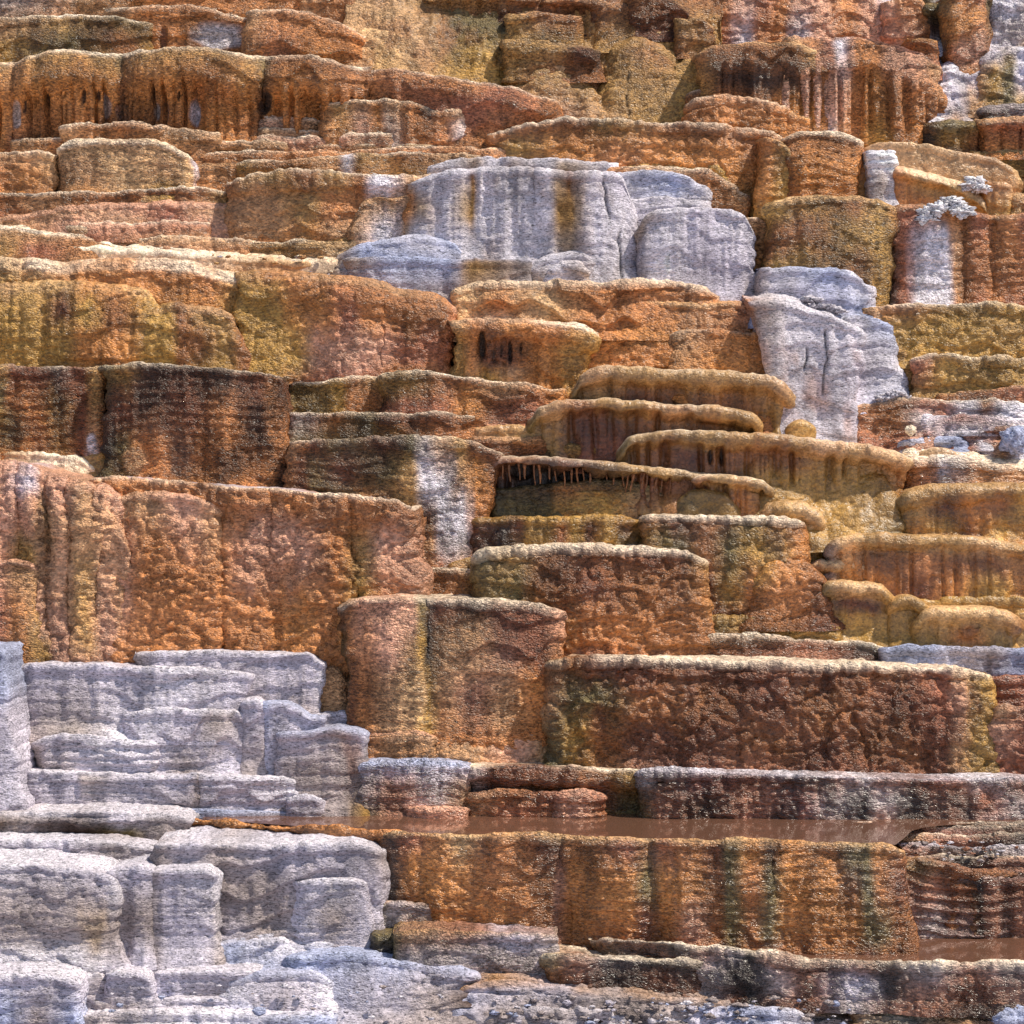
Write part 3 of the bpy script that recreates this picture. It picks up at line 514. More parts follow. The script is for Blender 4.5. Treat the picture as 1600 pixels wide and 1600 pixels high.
TT(LEDGE, 'blue white crumbly ledge below the rough rust terrace', '1395,700 1420,686 1450,682 1490,680 1510,690 1520,712', 722, '1395:TT 1430:WB 1500:BB', 'white', dd=-.03, rimc='B', slope=.4, strat=3, r=8)
TT(LEDGE, 'cream oval ledge beside the blue white crumbly ledge', '1436,708 1450,702 1480,704 1512,716', 728, '1436:ST 1512:TS', 'smooth', dd=-.1, rimc='C', r=6)
TT(SLOPE, 'cream gently sloping shelf at the right edge', '1420,716 1460,712 1520,718 1560,727 1600,732', 765, '1420:AO 1450:OP 1465:LN 1500:NP 1530:OT 1600:TA', 'wet', dd=-.02, rimc='C', rise=.3, r=8)
# ------------------------------------------------------------------ left, y 345..450
TT(SLOPE, 'brown streaked slope at the left edge above the cream shelf', '0,350 40,354 90,366 150,378 200,392 240,402', 412, '0:THU 60:TRU 150:OT 240:TC', 'grain', dd=-.12, slope=.7, rimc='C', topc='C', rise=.35, cr=0)
TT(LEDGE, 'upper small cream lip on the slope at the left', '64,364 80,355 110,353 160,359 200,368 250,376 330,384', 396, '64:TH 200:TO 330:SH', 'grain', dd=.06, rimc='C', r=4, slope=.5, rise=.3)
TT(LEDGE, 'tan ledge with cream rim below the ochre lower wall', '362,392 372,378 400,375 450,377 510,379 560,378 600,376', 408, '362:TH 450:HT 600:SC', 'grain', dd=-.03, rimc='C', cl=8)
TT(SLOPE, 'long cream sloping shelf crossing the left half', '90,384 150,384 250,390 330,396 420,402 520,411 600,418 660,424 720,430 760,438', '90,430 400,440 760,478', '90:CO 300:CA 420:SO 520:SH 650:SYY 760:SC', 'smooth', dd=.05, slope=.4, rimc='C', topc='C', rise=.42, r=8, cr=20, tb=.45)
TT(LEDGE, 'thin cream tongue on the long sloping shelf', '440,408 480,403 520,404 560,410 600,416', 424, '440:CS 600:SC', 'smooth', dd=-.1, rimc='C', rise=.3, slope=.4)
# ------------------------------------------------------------------ big left terraces
TT(TERR, 'long amber terrace behind the yellow mounds at the left', '0,397 50,402 100,410 130,405 160,402 250,404 300,408 340,418 400,428 440,440 470,470', 590, '0:SYYY 60:TYYY 140:AAY 250:OAYY 320:OAYY 380:HYYY 440:QYY', 'lump', dd=.05, cr=0, r=20, slope=.1, rimc='C', A=.7)
TT(TERR, 'rust red bulging terrace with yellow left part, centre left', '370,432 395,420 440,420 500,427 560,432 606,438 622,448 680,456 702,472 714,494', 588, '370:QYYY 430:OYYY 460:OAYR 500:UAPR 540:ORPM 580:UOPR 640:UURA 690:OURO 714:PRO', 'lump', dd=-.06, cr=26, r=16, slope=.1, bulge=.1, rimc='T', lip=52, under=.05, B=.7, lobes=[(500, 600, .05)], fr=-14)
TT(MOUND, 'yellow ochre bulging wall at the left edge', '0,452 20,441 60,438 130,438 190,443 228,450 244,464 250,486', 582, '0:TYYY 50:HYYY 100:QFYQ 140:AYAQ 180:AUAU 250:YQQ', 'lump', dd=-.05, cr=24, r=20, bulge=.1, rimc='S', A=.9, B=.8, colm=2)
TT(MOUND, 'smaller ochre and brown bulge beside the yellow wall', '226,498 240,478 270,473 310,477 345,480 368,494 381,520', 582, '226:YYQ 262:YYY 280:UUU 310:HUQ 350:HQY 381:UUU', 'lump', dd=-.1, cl=16, cr=24, r=14, bulge=.06, rimc='T')
TT(LEDGE, 'small olive ledge right of the ochre bulges', '372,568 386,552 420,551 442,562 458,580', 592, '372:HQ 458:QY', 'grain', dd=-.02, cl=12, cr=14, rimc='T', r=10)
TT(LEDGE, 'olive pink sloping ledge under the rust red bulging terrace', '440,574 480,568 520,574 580,580 625,586', 606, '440:YY 500:TP 600:YQ', 'grain', dd=-.0, rimc='S', rise=.25)
TT(TERR, 'ochre terrace with dark dripping fringe and overhanging right end', '706,506 722,497 760,496 820,498 870,500 905,505 926,514 935,534', 632, '706:TYT 740:OOTO 760:OFYO 800:AFTA 850:OAAO 890:OYA 935:HYO', 'lump', dd=-.05, cr=16, fr=-38, fp=1.3, r=9, lip=34, under=.08, flutes=.04, rimc='C', A=.8,
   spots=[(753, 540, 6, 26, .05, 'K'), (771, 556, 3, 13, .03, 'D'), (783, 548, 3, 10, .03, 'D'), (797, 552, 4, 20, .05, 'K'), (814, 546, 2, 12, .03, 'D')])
TT(SLOPE, 'upper orange rippled slope under the big white cliff', '716,456 740,442 790,440 860,440 920,441 980,439 1022,437 1062,440 1108,450 1128,466', 520, '716:SST 780:TOC 850:TSO 930:OOO 1020:OOA 1128:OA', 'lump', dd=-.16, slope=.2, cr=24, r=8, rimc='C', A=.8, tb=.6, micro=3)
TT(LEDGE, 'first cream wavelet on the rippled slope', '700,478 740,464 800,462 850,470', 500, '700:TS 850:ST', 'grain', dd=-.16, rimc='C', slope=.6)
TT(LEDGE, 'second cream wavelet on the rippled slope', '760,476 800,468 850,460 900,470', 506, '760:ST 900:OT', 'grain', dd=-.18, rimc='C', slope=.6)
TT(SLOPE, 'broad orange knobbly slope left of the cracked white column', '880,478 960,462 1040,466 1100,472 1150,470 1190,474 1214,498 1226,520', 610, '880:OOA 960:OAA 1040:OAO 1120:OTA 1200:PAO', 'lump', dd=.02, slope=.25, micro=2, cr=20, fr=30, r=12, rimc='S', A=.7)
TT(TERR, 'orange buttress widening down to the right beside the white column', '1056,540 1066,520 1092,514 1150,516 1196,520 1218,532 1232,556', '1056,612 1180,690 1240,700', '1056:TA 1120:OAO 1200:AAO 1232:AOO', 'lump', dd=-.02, cl=12, cr=20, fr=74, fp=1.2, rimc='C', A=.7, slope=.3)
# ------------------------------------------------------------------ row at 570..745
TT(TERR, 'dark brown speckled left terrace with a white patch at its foot', '0,573 50,574 120,575 150,574 166,574', '0,708 170,742', '0:HGYO 20:FUGO 60:FUOO 90:DQO 125:FFR 145:HHTW 166:UUU', 'grain', dd=-.02, cr=14, fr=12, rimc='C', bulge=.06, mo='D.3', B=1.5, spots=[(143, 692, 9, 18, -.01, 'W')])
TT(TERR, 'dark brown speckled central terrace behind the orange knobbly wall', '164,580 185,570 230,568 290,570 350,575 400,580 436,586 447,602', 768, '164:GDKG 190:QFGY 230:DDOO 300:DFUA 350:DOUO 400:FDUO 430:UUOO 447:FUO', 'grain', dd=-.04, cl=14, cr=12, rimc='C', mo='D.4', B=1.5, bulge=.04, spots=[(210, 722, 22, 24, -.02, 'T')])
TT(SLOPE, 'yellow olive drape filling the gap at the foot of the dark terraces', '100,716 140,704 170,700 200,724 240,738', 765, '100:TY 170:YG 240:QT', 'smooth', dd=-.05, slope=.6, rimc='Y', r=12)
TT(BLOCK, 'olive block with brown right end beside the dark terraces', '446,606 458,594 500,593 535,592 555,587 588,588 603,598', 652, '446:GQ 500:QG 535:YQ 550:UO 590:HUO 603:TU', 'grain', dd=-.02, cr=10, rimc='C')
TT(TERR, 'maroon stained terrace in the centre with tan rim', '598,596 612,583 640,581 680,580 740,589 800,599 850,605 884,610', 672, '598:QFM 640:QRM 690:URM 730:UAO 780:TFP 840:ORO 884:AO', 'grain', dd=-.02, cl=12, rimc='C')
TT(LEDGE, 'long dark olive ledge with pale rim under the olive block', '450,650 460,643 500,643 560,646 596,650 625,645 690,646 724,650 740,664', 694, '450:NG 520:UG 580:GG 600:FQ 680:FO 740:UO', 'grain', dd=-.02, cr=10, rimc='C', mo='D.3', lobes=[(595, 742, .05)])
TT(TERR, 'dark olive terrace with broad white streak at its right, centre', '450,694 470,688 530,689 600,686 700,686 738,691 766,702 781,716', '450,790 640,870 781,895', '450:TUO 480:UFU 490:FGG 540:GFGT 600:FGOT 645:GHUT 668:NWTT 690:TWWP 722:HTWT 740:UAOR 781:FUO', 'grain', dd=-.03, cr=14, fr=-30, rimc='C', mo='D.3', B=1.4)
TT(LEDGE, 'thin tan ledge touching the foot of the maroon terrace', '736,668 760,664 800,663 850,667 884,676', 698, '736:TQ 884:QY', 'smooth', dd=-.02, rimc='S', r=7)
TT(LEDGE, 'dark thick thin-lipped ledge under the thin tan ledge', '738,686 760,681 800,681 834,684 850,696', 714, '738:FD 850:UF', 'grain', dd=-.03, cr=12, rimc='T', r=8)
TT(LEDGE, 'small olive sill right of the dark thick ledge', '846,698 870,695 905,697 930,706', 716, '846:GF 930:QU', 'grain', dd=-.0, rimc='H', r=6)
# ------------------------------------------------------------------ mushroom shelves
TT(SLOPE, 'smooth ochre wall behind the overhanging cream shelves', '860,640 900,612 1000,600 1150,610 1240,640 1290,668', 740, '860:OO 1000:OA 1200:HY 1290:HA', 'smooth', dd=.22, slope=.2, rimc='H', A=.8)
TT(LEDGE, 'top cream mushroom shelf with fluted right side', '888,618 896,592 916,575 960,570 1020,574 1080,577 1150,580 1200,586 1228,596 1243,618', 684, '888:GQ 920:THQ 1000:HFU 1080:HUQ 1160:HUQ 1220:TQQ 1243:HQ', 'smooth', dd=-.05, cl=20, cr=22, r=9, lip=28, under=.09, flutes=.05, fr=-10, fl=8, rimc='C')  # darker left end is shade painted into the colour
TT(MOUND, 'little cream knob at the right end of the mushroom shelves', '1228,668 1240,656 1258,655 1272,668', 690, '1228:HY 1272:YH', 'smooth', dd=-.02, cl=12, cr=12, r=10, rimc='S')
TT(LEDGE, 'second cream mushroom shelf on a dark rust pedestal', '826,658 836,636 862,626 900,623 950,621 1020,626 1080,632 1150,637 1180,645 1193,664', 726, '826:GQ 860:TQG 900:UFFR 950:HFRF 1010:HUFF 1060:TUQ 1120:HUUQ 1193:HQ', 'smooth', dd=-.09, cl=22, cr=20, r=8, lip=24, under=.13, flutes=.06, fl=44, fr=-60, fp=2.2, rimc='C')  # left end painted darker for its shaded side
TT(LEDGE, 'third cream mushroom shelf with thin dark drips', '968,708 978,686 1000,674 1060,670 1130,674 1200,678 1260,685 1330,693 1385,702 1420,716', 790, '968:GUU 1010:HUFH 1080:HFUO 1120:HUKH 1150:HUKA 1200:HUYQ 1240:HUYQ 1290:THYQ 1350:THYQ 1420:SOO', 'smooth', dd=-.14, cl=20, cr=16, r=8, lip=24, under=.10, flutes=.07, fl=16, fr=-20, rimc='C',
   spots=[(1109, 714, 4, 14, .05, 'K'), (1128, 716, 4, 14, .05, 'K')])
TT(SLOPE, 'smooth ochre draped flow below the third mushroom shelf', '1150,748 1190,724 1250,728 1320,722 1380,724 1410,752', 852, '1150:UQH 1210:QYQ 1290:HYQ 1340:YQY 1400:UQG', 'smooth', dd=-.13, slope=.5, cl=30, cr=14, r=26, rimc='Y', A=1.6, broad=1.8)
TT(SLOPE, 'olive wall under the dark dripping overhang', '770,760 840,756 940,752 1050,756 1090,770', 830, '770:KGG 850:DGY 880:UQO 950:DYG 1010:GTG 1090:GQ', 'lump', dd=.02, slope=.25, rimc='G', r=8)
ov = TT(LEDGE, 'dark overhanging ledge fringed with black hollows and thin drips, centre', '774,722 784,713 820,711 880,714 950,720 1020,727 1080,735 1106,742 1118,756', 806, '774:FKG 830:UKKG 900:FKKG 980:HKKG 1040:HKKG 1118:HUG', 'smooth', dd=-.12, cl=10, cr=14, r=9, lip=20, under=.22, flutes=.08, rimc='C', spots=[(812, 738, 20, 10, .08, 'K'), (900, 744, 32, 12, .08, 'K'), (980, 752, 34, 12, .08, 'K'), (1040, 766, 22, 14, .1, 'K')])  # near-black below the lip is painted shade of the overhang
TT(LEDGE, 'fluted amber end shelf right of the dark dripping overhang', '1084,748 1095,739 1130,740 1175,746 1198,752 1206,766', 812, '1084:UF 1120:HUA 1160:HOA 1206:HQ', 'smooth', dd=-.18, cr=14, r=9, lip=16, under=.08, flutes=.08, fr=-28, fl=40, rimc='C')
TT(MOUND, 'rounded olive boss between the two fluted shelves', '1062,784 1076,765 1110,763 1136,768 1156,788', 822, '1062:GQ 1156:QY', 'smooth', dd=-.14, cl=20, cr=20, r=16, rimc='H')
# ------------------------------------------------------------------ right of centre
TT(TERR, 'thick lipped ochre terrace at the right edge, upper of the two', '1404,784 1412,768 1430,761 1460,757 1540,754 1600,754', 850, '1404:GQY 1430:HHA 1480:HFYO 1520:HAUA 1560:HUYA 1600:HYA', 'smooth', dd=-.04, cl=20, r=15, lip=30, under=.05, flutes=.02, rimc='S', A=1.2)
TT(MOUND, 'ochre rounded terrace end above the cream lipped terrace', '1186,806 1196,786 1220,780 1258,782 1286,794 1297,816', 886, '1186:UY 1230:HYA 1270:SYY 1297:HQ', 'smooth', dd=-.02, cl=20, cr=20, r=18, lip=28, under=.05, rimc='S', fr=-6, A=1.3)
TT(TERR, 'cream lipped ochre terrace at the right edge with dark stains', '1290,856 1304,842 1330,836 1400,835 1480,836 1550,840 1585,848 1600,860', '1290,900 1420,962 1600,966', '1290:GNH 1320:SAQ 1370:HUAO 1430:HOFY 1480:HUAQ 1550:SUYQ 1600:HOY', 'smooth', dd=-.02, cl=16, cr=0, r=9, lip=20, under=.04, flutes=.03, rimc='S', A=1.2)  # leftmost column darkened to paint the shaded end
TT(LEDGE, 'cream lipped small shelf below the ochre rounded terrace end', '1262,884 1272,876 1310,874 1350,876 1390,882 1410,898', 926, '1262:AQ 1300:SQ 1350:SUY 1410:HY', 'smooth', dd=-.02, cr=20, r=10, lip=16, under=.07, rimc='C')
TT(SLOPE, 'pale ochre basin wall behind the little mushroom', '1270,940 1340,930 1450,940 1540,935 1600,930', 1014, '1270:QYY 1400:YYY 1600:QYY', 'smooth', dd=.12, slope=.4, rimc='Y', A=1.5)
TT(LEDGE, 'little ochre mushroom shelf on a broad stem', '1282,922 1288,910 1320,906 1360,908 1384,915 1394,934', 1008, '1282:GQKY 1320:SFYY 1360:SFYY 1394:HQY', 'smooth', dd=-.02, cl=12, cr=18, r=12, lip=22, under=.09, flutes=.03, fr=40, fl=-4, fp=2, rimc='S')  # dark left of the stem is painted shade
TT(LEDGE, 'tiny shelf nestled right of the little mushroom', '1388,944 1400,932 1420,929 1438,934 1452,950', 1004, '1388:HQY 1452:QY', 'smooth', dd=-.08, cl=12, cr=14, r=10, lip=16, under=.07, rimc='S')
TT(LEDGE, 'rounded ochre shelf right of the little mushroom, near the edge', '1424,972 1432,956 1450,949 1500,947 1545,948 1578,955 1597,972', 1018, '1424:QY 1450:SQY 1510:SHOY 1560:SQY 1597:UY', 'smooth', dd=-.14, cl=16, cr=18, r=12, lip=24, under=.07, flutes=.03, rimc='S', spots=[(1513, 982, 18, 16, -.05, 'U')])
TT(LEDGE, 'last small ochre lip at the right edge behind the rounded shelf', '1580,966 1590,958 1600,958', 1010, '1580:QH 1600:HQ', 'smooth', dd=-.03, rimc='S')
# ------------------------------------------------------------------ centre, y 800..1030
TT(TERR, 'olive terrace with brown oval patches, centre', '742,816 756,807 800,804 860,808 930,806 980,808 1004,812 1018,828', 866, '742:FD 790:DK 812:FG 830:QY 855:QY 880:UR 900:YY 925:FU 950:QY 975:FG 1018:YQ', 'lump', dd=-.02, cl=10, cr=14, r=9, rimc='Y', B=1.3)
TT(TERR, 'brown rugged terrace with olive streaks right of centre', '1004,812 1020,803 1060,802 1120,805 1190,808 1234,811 1252,822', '1004,900 1100,970 1252,972', '1004:UQU 1050:FGUU 1100:UUFU 1140:FGQF 1180:GYOF 1210:UQUO 1252:UAU', 'lump', dd=-.02, cr=12, fr=26, fp=1.5, r=8, rimc='C', bulge=.08, A=1.3, B=1.3, mo='D.3')
TT(MOUND, 'rust knobbly bulge at the right foot of the brown rugged terrace', '1180,900 1200,880 1240,872 1266,880 1280,900', 972, '1180:YUU 1230:AOU 1280:UF', 'lump', dd=-.1, cl=26, cr=16, r=18, rimc='U', fr=0, B=1.4)
TT(SLOPE, 'olive slope left of the broad orange knobbly block', '700,892 740,868 770,862 800,870', 940, '700:TG 750:GQ 800:YQ', 'lump', dd=.08, slope=.6, rimc='Q')
TT(BLOCK, 'broad brown orange knobbly block in the centre with cream rim', '752,876 766,861 790,856 850,853 920,851 1000,855 1066,860 1092,868 1103,886', 1042, '752:GQQ 800:HGQO 850:UUQO 920:UFOR 1000:FUOR 1060:FUOO 1103:HOU', 'lump', dd=-.02, cl=10, cr=16, fr=6, r=8, rimc='C', bulge=.06, A=1.3, B=1.3, mo='D.25')
TT(LEDGE, 'small rust ledge left of the broad orange knobbly block', '646,900 655,892 690,890 730,893 758,900 772,914', 945, '646:TO 700:UO 772:QG', 'grain', dd=.0, cl=8, cr=14, rimc='C')
TT(LEDGE, 'olive knobbly sill left part below the brown rugged terrace', '1104,966 1130,961 1180,963 1226,973 1246,984', 1004, '1104:GQ 1180:HU 1246:QY', 'lump', dd=.0, rimc='Q', r=9)
TT(LEDGE, 'olive knobbly sill right part below the rust bulge', '1240,976 1262,971 1290,972 1312,988', 1004, '1240:HQ 1312:QY', 'lump', dd=-.03, rimc='Q', r=9)
TT(LEDGE, 'long low red brown terrace ending in black crust, right of centre', '1070,1006 1090,997 1130,996 1200,997 1280,1000 1350,1003 1374,1010 1386,1020', 1042, '1070:QU 1120:UR 1200:FR 1260:RP 1310:FR 1340:KF 1386:KK', 'wet', dd=-.0, rimc='C', cr=8)
TT(LEDGE, 'blue grey cracked ledge at the right edge', '1372,1020 1392,1010 1450,1009 1500,1012 1600,1017', 1066, '1372:DK 1386:BB 1450:BB 1500:LB 1545:NB 1600:BB', 'white', dd=-.02, rimc='B', r=4, mo='D.35', A=1.6, B=3)
TT(TERR, 'huge dark red knobbly wall at lower right', '862,1044 876,1032 900,1029 960,1029 1050,1030 1200,1034 1300,1037 1400,1040 1480,1044 1524,1050 1543,1064', '862,1205 1100,1208 1543,1220', '862:YTGG 900:UGYG 940:FGUT 1000:FUFE 1100:FUFR 1200:FFUR 1280:FUFR 1400:UFUR 1470:RRFR 1490:TPTU 1530:YYYQ 1543:YQ', 'lump', dd=-.02, cl=10, cr=18, fr=20, r=7, rimc='C', bulge=.05, A=1.6, B=1.6, mo='F.35')
TT(BLOCK, 'dark red step at the right edge beside the huge red wall', '1535,1064 1550,1057 1600,1056', 1120, '1535:FR 1600:RF', 'wet', dd=.02, rimc='R')
TT(BLOCK, 'lower dark red step at the right edge beside the huge red wall', '1545,1112 1556,1106 1600,1107', 1222, '1545:TPRR 1600:FRR', 'lump', dd=.0, rimc='P', B=1.4, A=1.3)
# ------------------------------------------------------------------ orange knobbly walls lower left
TT(TERR, 'large orange wall of cauliflower knobs, left of centre', '146,752 160,745 190,745 260,752 350,759 450,765 560,775 612,780 634,790 640,806', 1046, '146:OOO 200:OOO 340:UOOO 400:OPOO 470:OPAO 520:UOOO 560:OHYO 600:UPOO 640:UPT', 'lump', dd=.0, cr=14, fr=26, fp=.8, r=6, rimc='C', topc='W', A=1.5, B=1.7, lip=44, under=.04, broad=1.3, cracks=['342,800 340,880 336,960 340,1010'], lobes=[(346, 420, .06), (420, 545, .06), (545, 662, .07)])
TT(BLOCK, 'orange block with pale top left of the cauliflower wall', '182,800 188,774 205,768 240,767 290,770 325,777 342,790 347,812', 1022, '182:TPO 230:TOO 290:POO 347:TOO', 'lump', dd=-.13, cl=10, cr=16, r=12, fr=-10, rimc='P', A=1.3, B=1.6)
TT(SLOPE, 'cream ochre shelf above the pink folded wall at left', '0,700 60,702 100,705 132,716 160,734 190,746 240,750', 770, '0:SP 100:CY 240:YT', 'smooth', dd=.0, rimc='C', r=10, slope=.5, rise=.2)
TT(TERR, 'pink folded wall of rounded columns at the left edge', '0,718 40,722 70,732 100,742 140,748 170,758 192,780 203,812', 1042, '0:PPOP 40:LPQPO 70:PQPQ 100:PTPP 130:TTYP 160:PTPP 205:PTO', 'lump', dd=-.1, cr=26, r=20, rimc='P', colm=4, A=1.4, B=1.4, ripple=1.6, lobes=[(-160, 28, .07), (28, 72, .08), (72, 106, .07), (106, 150, .08), (150, 206, .06)], bulge=.08, lip=110, under=.06)
TT(COLM, 'rust pink lower column at the left edge', '0,873 30,872 50,878 62,896', 1046, '0:PRO 30:TOO 62:TQ', 'grain', dd=-.2, cr=14, r=10, rimc='P', colm=2)
TT(COLM, 'short ochre column beside the rust pink one', '58,930 68,912 84,912 92,935', 1030, '58:TO 92:OQ', 'lump', dd=-.16, cl=12, cr=12, r=12, rimc='T')
TT(BLOCK, 'tan rounded block in front of the pink folded wall', '104,1000 112,977 130,973 185,973 210,978 222,994', 1042, '104:TN 160:ST 222:SQ', 'grain', dd=-.06, cl=10, cr=14, r=10, rimc='S', fl=-4)
TT(MOUND, 'brown pink hump right of the tan rounded block', '196,976 215,966 250,966 280,976 300,994 330,1018', 1036, '196:PE 250:PT 330:TO', 'grain', dd=.0, cr=40, r=16, rimc='P')
TT(MOUND, 'small tan hump at the foot of the rust pink column', '52,1028 66,1010 84,1006 104,1022', 1044, '52:OT 104:TQ', 'grain', dd=-.12, cl=16, cr=14, r=14, rimc='T')
TT(MOUND, 'pinkish foot hump under the cauliflower wall', '320,1004 350,984 390,986 440,1004 520,1012', 1036, '320:TP 400:PO 520:TO', 'lump', dd=-.02, cl=30, cr=40, r=18, rimc='P', slope=.4)
TT(MOUND, 'brown boulder shaped hump right of the lilac steps', '494,1068 502,1044 520,1038 538,1048 552,1076', 1128, '494:TT 530:TT 552:UD', 'grain', dd=.02, cl=14, cr=18, r=18, rimc='T')
TT(BLOCK, 'orange pink block with pale wet streak, lower centre', '526,968 534,944 555,936 610,933 660,935 720,938 790,940 838,945 864,952 874,968', '526,1150 700,1160 874,1165', '526:DGD 550:UUF 570:POO 610:PPTT 640:PTST 655:GYSY 664:DKQY 690:FTTO 740:DTEO 790:FETO 840:RRAO 874:PAA', 'grain', dd=-.03, cl=10, cr=14, fl=18, fr=10, r=7, rimc='C', bulge=.07, B=1.4, lobes=[(520, 570, -.0), (562, 662, .09), (662, 890, .04)])  # dark left columns paint the side turned from the sun
TT(SLOPE, 'pink and orange foot slope of the orange pink block', '640,1150 690,1134 740,1122 800,1120 850,1130 890,1128', 1208, '640:TO 740:PTO 800:PPO 890:YYY', 'lump', dd=-.02, slope=.4, cl=20, cr=0, r=16, rimc='P')
TT(LEDGE, 'smooth rust step left of the pink foot slope', '566,1152 574,1146 620,1144 660,1146 682,1154', 1198, '566:OO 620:TO 682:TO', 'grain', dd=-.02, cr=10, rimc='P')
# ------------------------------------------------------------------ white steps lower left
TT(BLOCK, 'lilac white top step with square right corner, lower left', '212,1030 222,1018 280,1017 350,1018 440,1020 492,1023 508,1032 513,1050', 1122, '212:NN 260:LL 340:LP 420:LN 480:LN 513:WL', 'white', dd=-.05, cl=8, cr=12, fr=-8, r=8, rimc='W')
TT(BLOCK, 'long lilac white step below the tan rounded block', '12,1048 24,1038 80,1037 150,1039 250,1044 340,1047 378,1050 386,1062', 1150, '12:LN 60:LN 110:LP 200:LW 280:WL 386:LL', 'white', dd=-.12, cl=8, cr=8, fr=-6, r=7, rimc='W', fl=12)
TT(BLOCK, 'lilac block with rounded top in the middle of the white steps', '176,1124 210,1110 250,1107 320,1110 372,1112 388,1124', 1214, '176:LL 240:WL 290:LN 340:PL 388:LL', 'white', dd=-.03, cl=30, cr=8, r=8, rimc='W')
TT(SLOPE, 'soft white mound sloping under the long lilac step', '22,1126 60,1114 110,1112 160,1118 215,1140 240,1160', 1190, '22:LN 110:BL 240:LL', 'white', dd=-.0, cr=40, r=12, slope=.5, rimc='B')
TT(SLOPE, 'small bluish hump behind the stepped oval block', '66,1142 90,1122 130,1120 180,1126 218,1144', 1186, '66:LN 150:BL 218:LL', 'white', dd=-.08, cl=20, cr=24, r=10, slope=.4, rimc='B')
TT(BLOCK, 'stepped oval white block at the lower left', '56,1176 70,1156 90,1149 140,1148 196,1153 234,1158 250,1172', 1214, '56:PT 90:LP 160:WL 220:WL 250:LN', 'white', dd=-.1, cl=18, cr=12, r=9, rimc='W', strat=3, fl=14)
TT(COLM, 'narrow lilac pillar right of the lilac block', '380,1104 386,1093 402,1091 412,1098 414,1112', 1216, '380:LN 398:LN 414:LN', 'white', dd=-.06, cl=8, cr=8, r=7, rimc='W')
TT(BLOCK, 'lilac hump with sloping shoulder right of the narrow pillar', '408,1110 420,1098 446,1098 466,1108 480,1118 510,1126', 1225, '408:BL 450:LN 510:LL', 'white', dd=-.02, cr=10, r=12, rimc='B')
TT(BLOCK, 'small lilac cube shaped step touching the brown hump', '488,1122 500,1112 530,1110 556,1113 564,1124', 1152, '488:LN 564:LL', 'white', dd=.0, cl=8, cr=8, r=7, rimc='W')
TT(BLOCK, 'big grey lilac block with dark pitted wall beside the pool', '430,1150 470,1142 500,1138 540,1138 558,1144 568,1162', 1272, '430:LN 480:LNN 530:NNN 568:LNQ', 'white', dd=.0, cr=12, fr=4, r=10, rimc='B', mo='E.25', B=1.4)
TT(BLOCK, 'grey brown block standing in the pool end', '564,1198 572,1190 620,1188 690,1190 724,1192 736,1202', 1276, '564:LNG 620:LEE 680:LNE 736:LTT', 'grain', dd=-.03, cl=6, cr=8, r=8, rimc='B')
TT(BLOCK, 'long lower white step with a notch, lower left', '8,1212 18,1204 60,1203 120,1205 200,1208 300,1210 400,1212 452,1213 463,1226', 1268, '8:LN 90:LL 118:LL 130:PL 200:LL 300:LN 312:NE 330:LL 463:WL', 'white', dd=-.04, cl=6, cr=8, r=8, rimc='W', strat=2, lobes=[(8, 118, .06), (312, 464, .05)])
TT(BLOCK, 'tiny white step at the right end of the long lower white step', '448,1252 460,1243 486,1242 501,1250 504,1260', 1272, '448:LL 504:LN', 'white', dd=-.1, cl=6, cr=8, r=7, rimc='W')
TT(COLM, 'pale blue buttress at the left edge', '0,1010 6,1014 10,1030', 1270, '0:BLL 10:BLL', 'white', dd=-.3, cr=10, fr=24, r=10, rimc='B')
TT(SLOPE, 'flat white sill in front of the long lower white step', '0,1266 100,1262 200,1263 300,1264 420,1266 520,1272', 1290, '0:WL 300:BL 520:PL', 'white', dd=.0, rimc='B', r=4, strat=2, rise=.0, jag=.5)
TT(LEDGE, 'layered grey ledge with dark mossy band at the left edge', '0,1269 100,1270 200,1269 262,1271 284,1276 296,1284', 1318, '0:TNK 60:NNG 120:NDW 200:LGD 240:NND 296:NK', 'white', dd=-.02, cr=14, r=7, rimc='W', strat=4, mo='D.25', B=1.6)
TT(LEDGE, 'pale front ledge below the mossy band at the left edge', '0,1312 60,1311 120,1313 200,1316 236,1320 248,1330', 1358, '0:LN 100:LE 180:NL 248:LN', 'white', dd=-.18, cr=10, r=7, rimc='W', strat=2)
TT(TERR, 'grey lilac wall below the rust pool lip', '244,1324 262,1317 350,1318 450,1320 480,1318 560,1318 588,1324 600,1342', '244,1470 450,1480 600,1500', '244:NEN 300:LEL 350:ENL 420:LNN 480:LNW 540:LLL 600:NLN', 'white', dd=.0, cr=16, fr=-4, r=6, rimc='W', A=1.7, micro=1.5)
TT(BLOCK, 'chalky buttress bulging from the grey lilac wall', '462,1380 474,1375 510,1371 550,1372 566,1376 574,1384', 1500, '462:LW 520:WNL 574:LL', 'white', dd=.05, cl=20, cr=12, fl=-14, fr=14, r=6, rimc='W')
TT(BLOCK, 'large chalk white block at the left edge', '0,1350 40,1348 90,1353 150,1361 172,1368 180,1386', 1508, '0:WNW 60:LNW 110:LNW 150:LTW 180:WNL', 'white', dd=-.12, cr=10, fr=8, fp=.8, r=6, rimc='W', bulge=.05, A=1.6, micro=1)
TT(BLOCK, 'narrow folded chalk block beside the large chalk white block', '168,1374 182,1358 210,1355 228,1357 238,1372', 1504, '168:LL 200:LNL 238:LNL', 'white', dd=-.06, cl=8, cr=8, r=8, rimc='W', fr=4, colm=3)
TT(BLOCK, 'chalk white block with smooth face, third from the left', '230,1376 238,1360 270,1357 320,1357 334,1364 342,1382', 1508, '230:NN 270:LLL 310:WLL 342:WN', 'white', dd=-.05, cl=8, cr=12, fr=8, r=10, rimc='W')
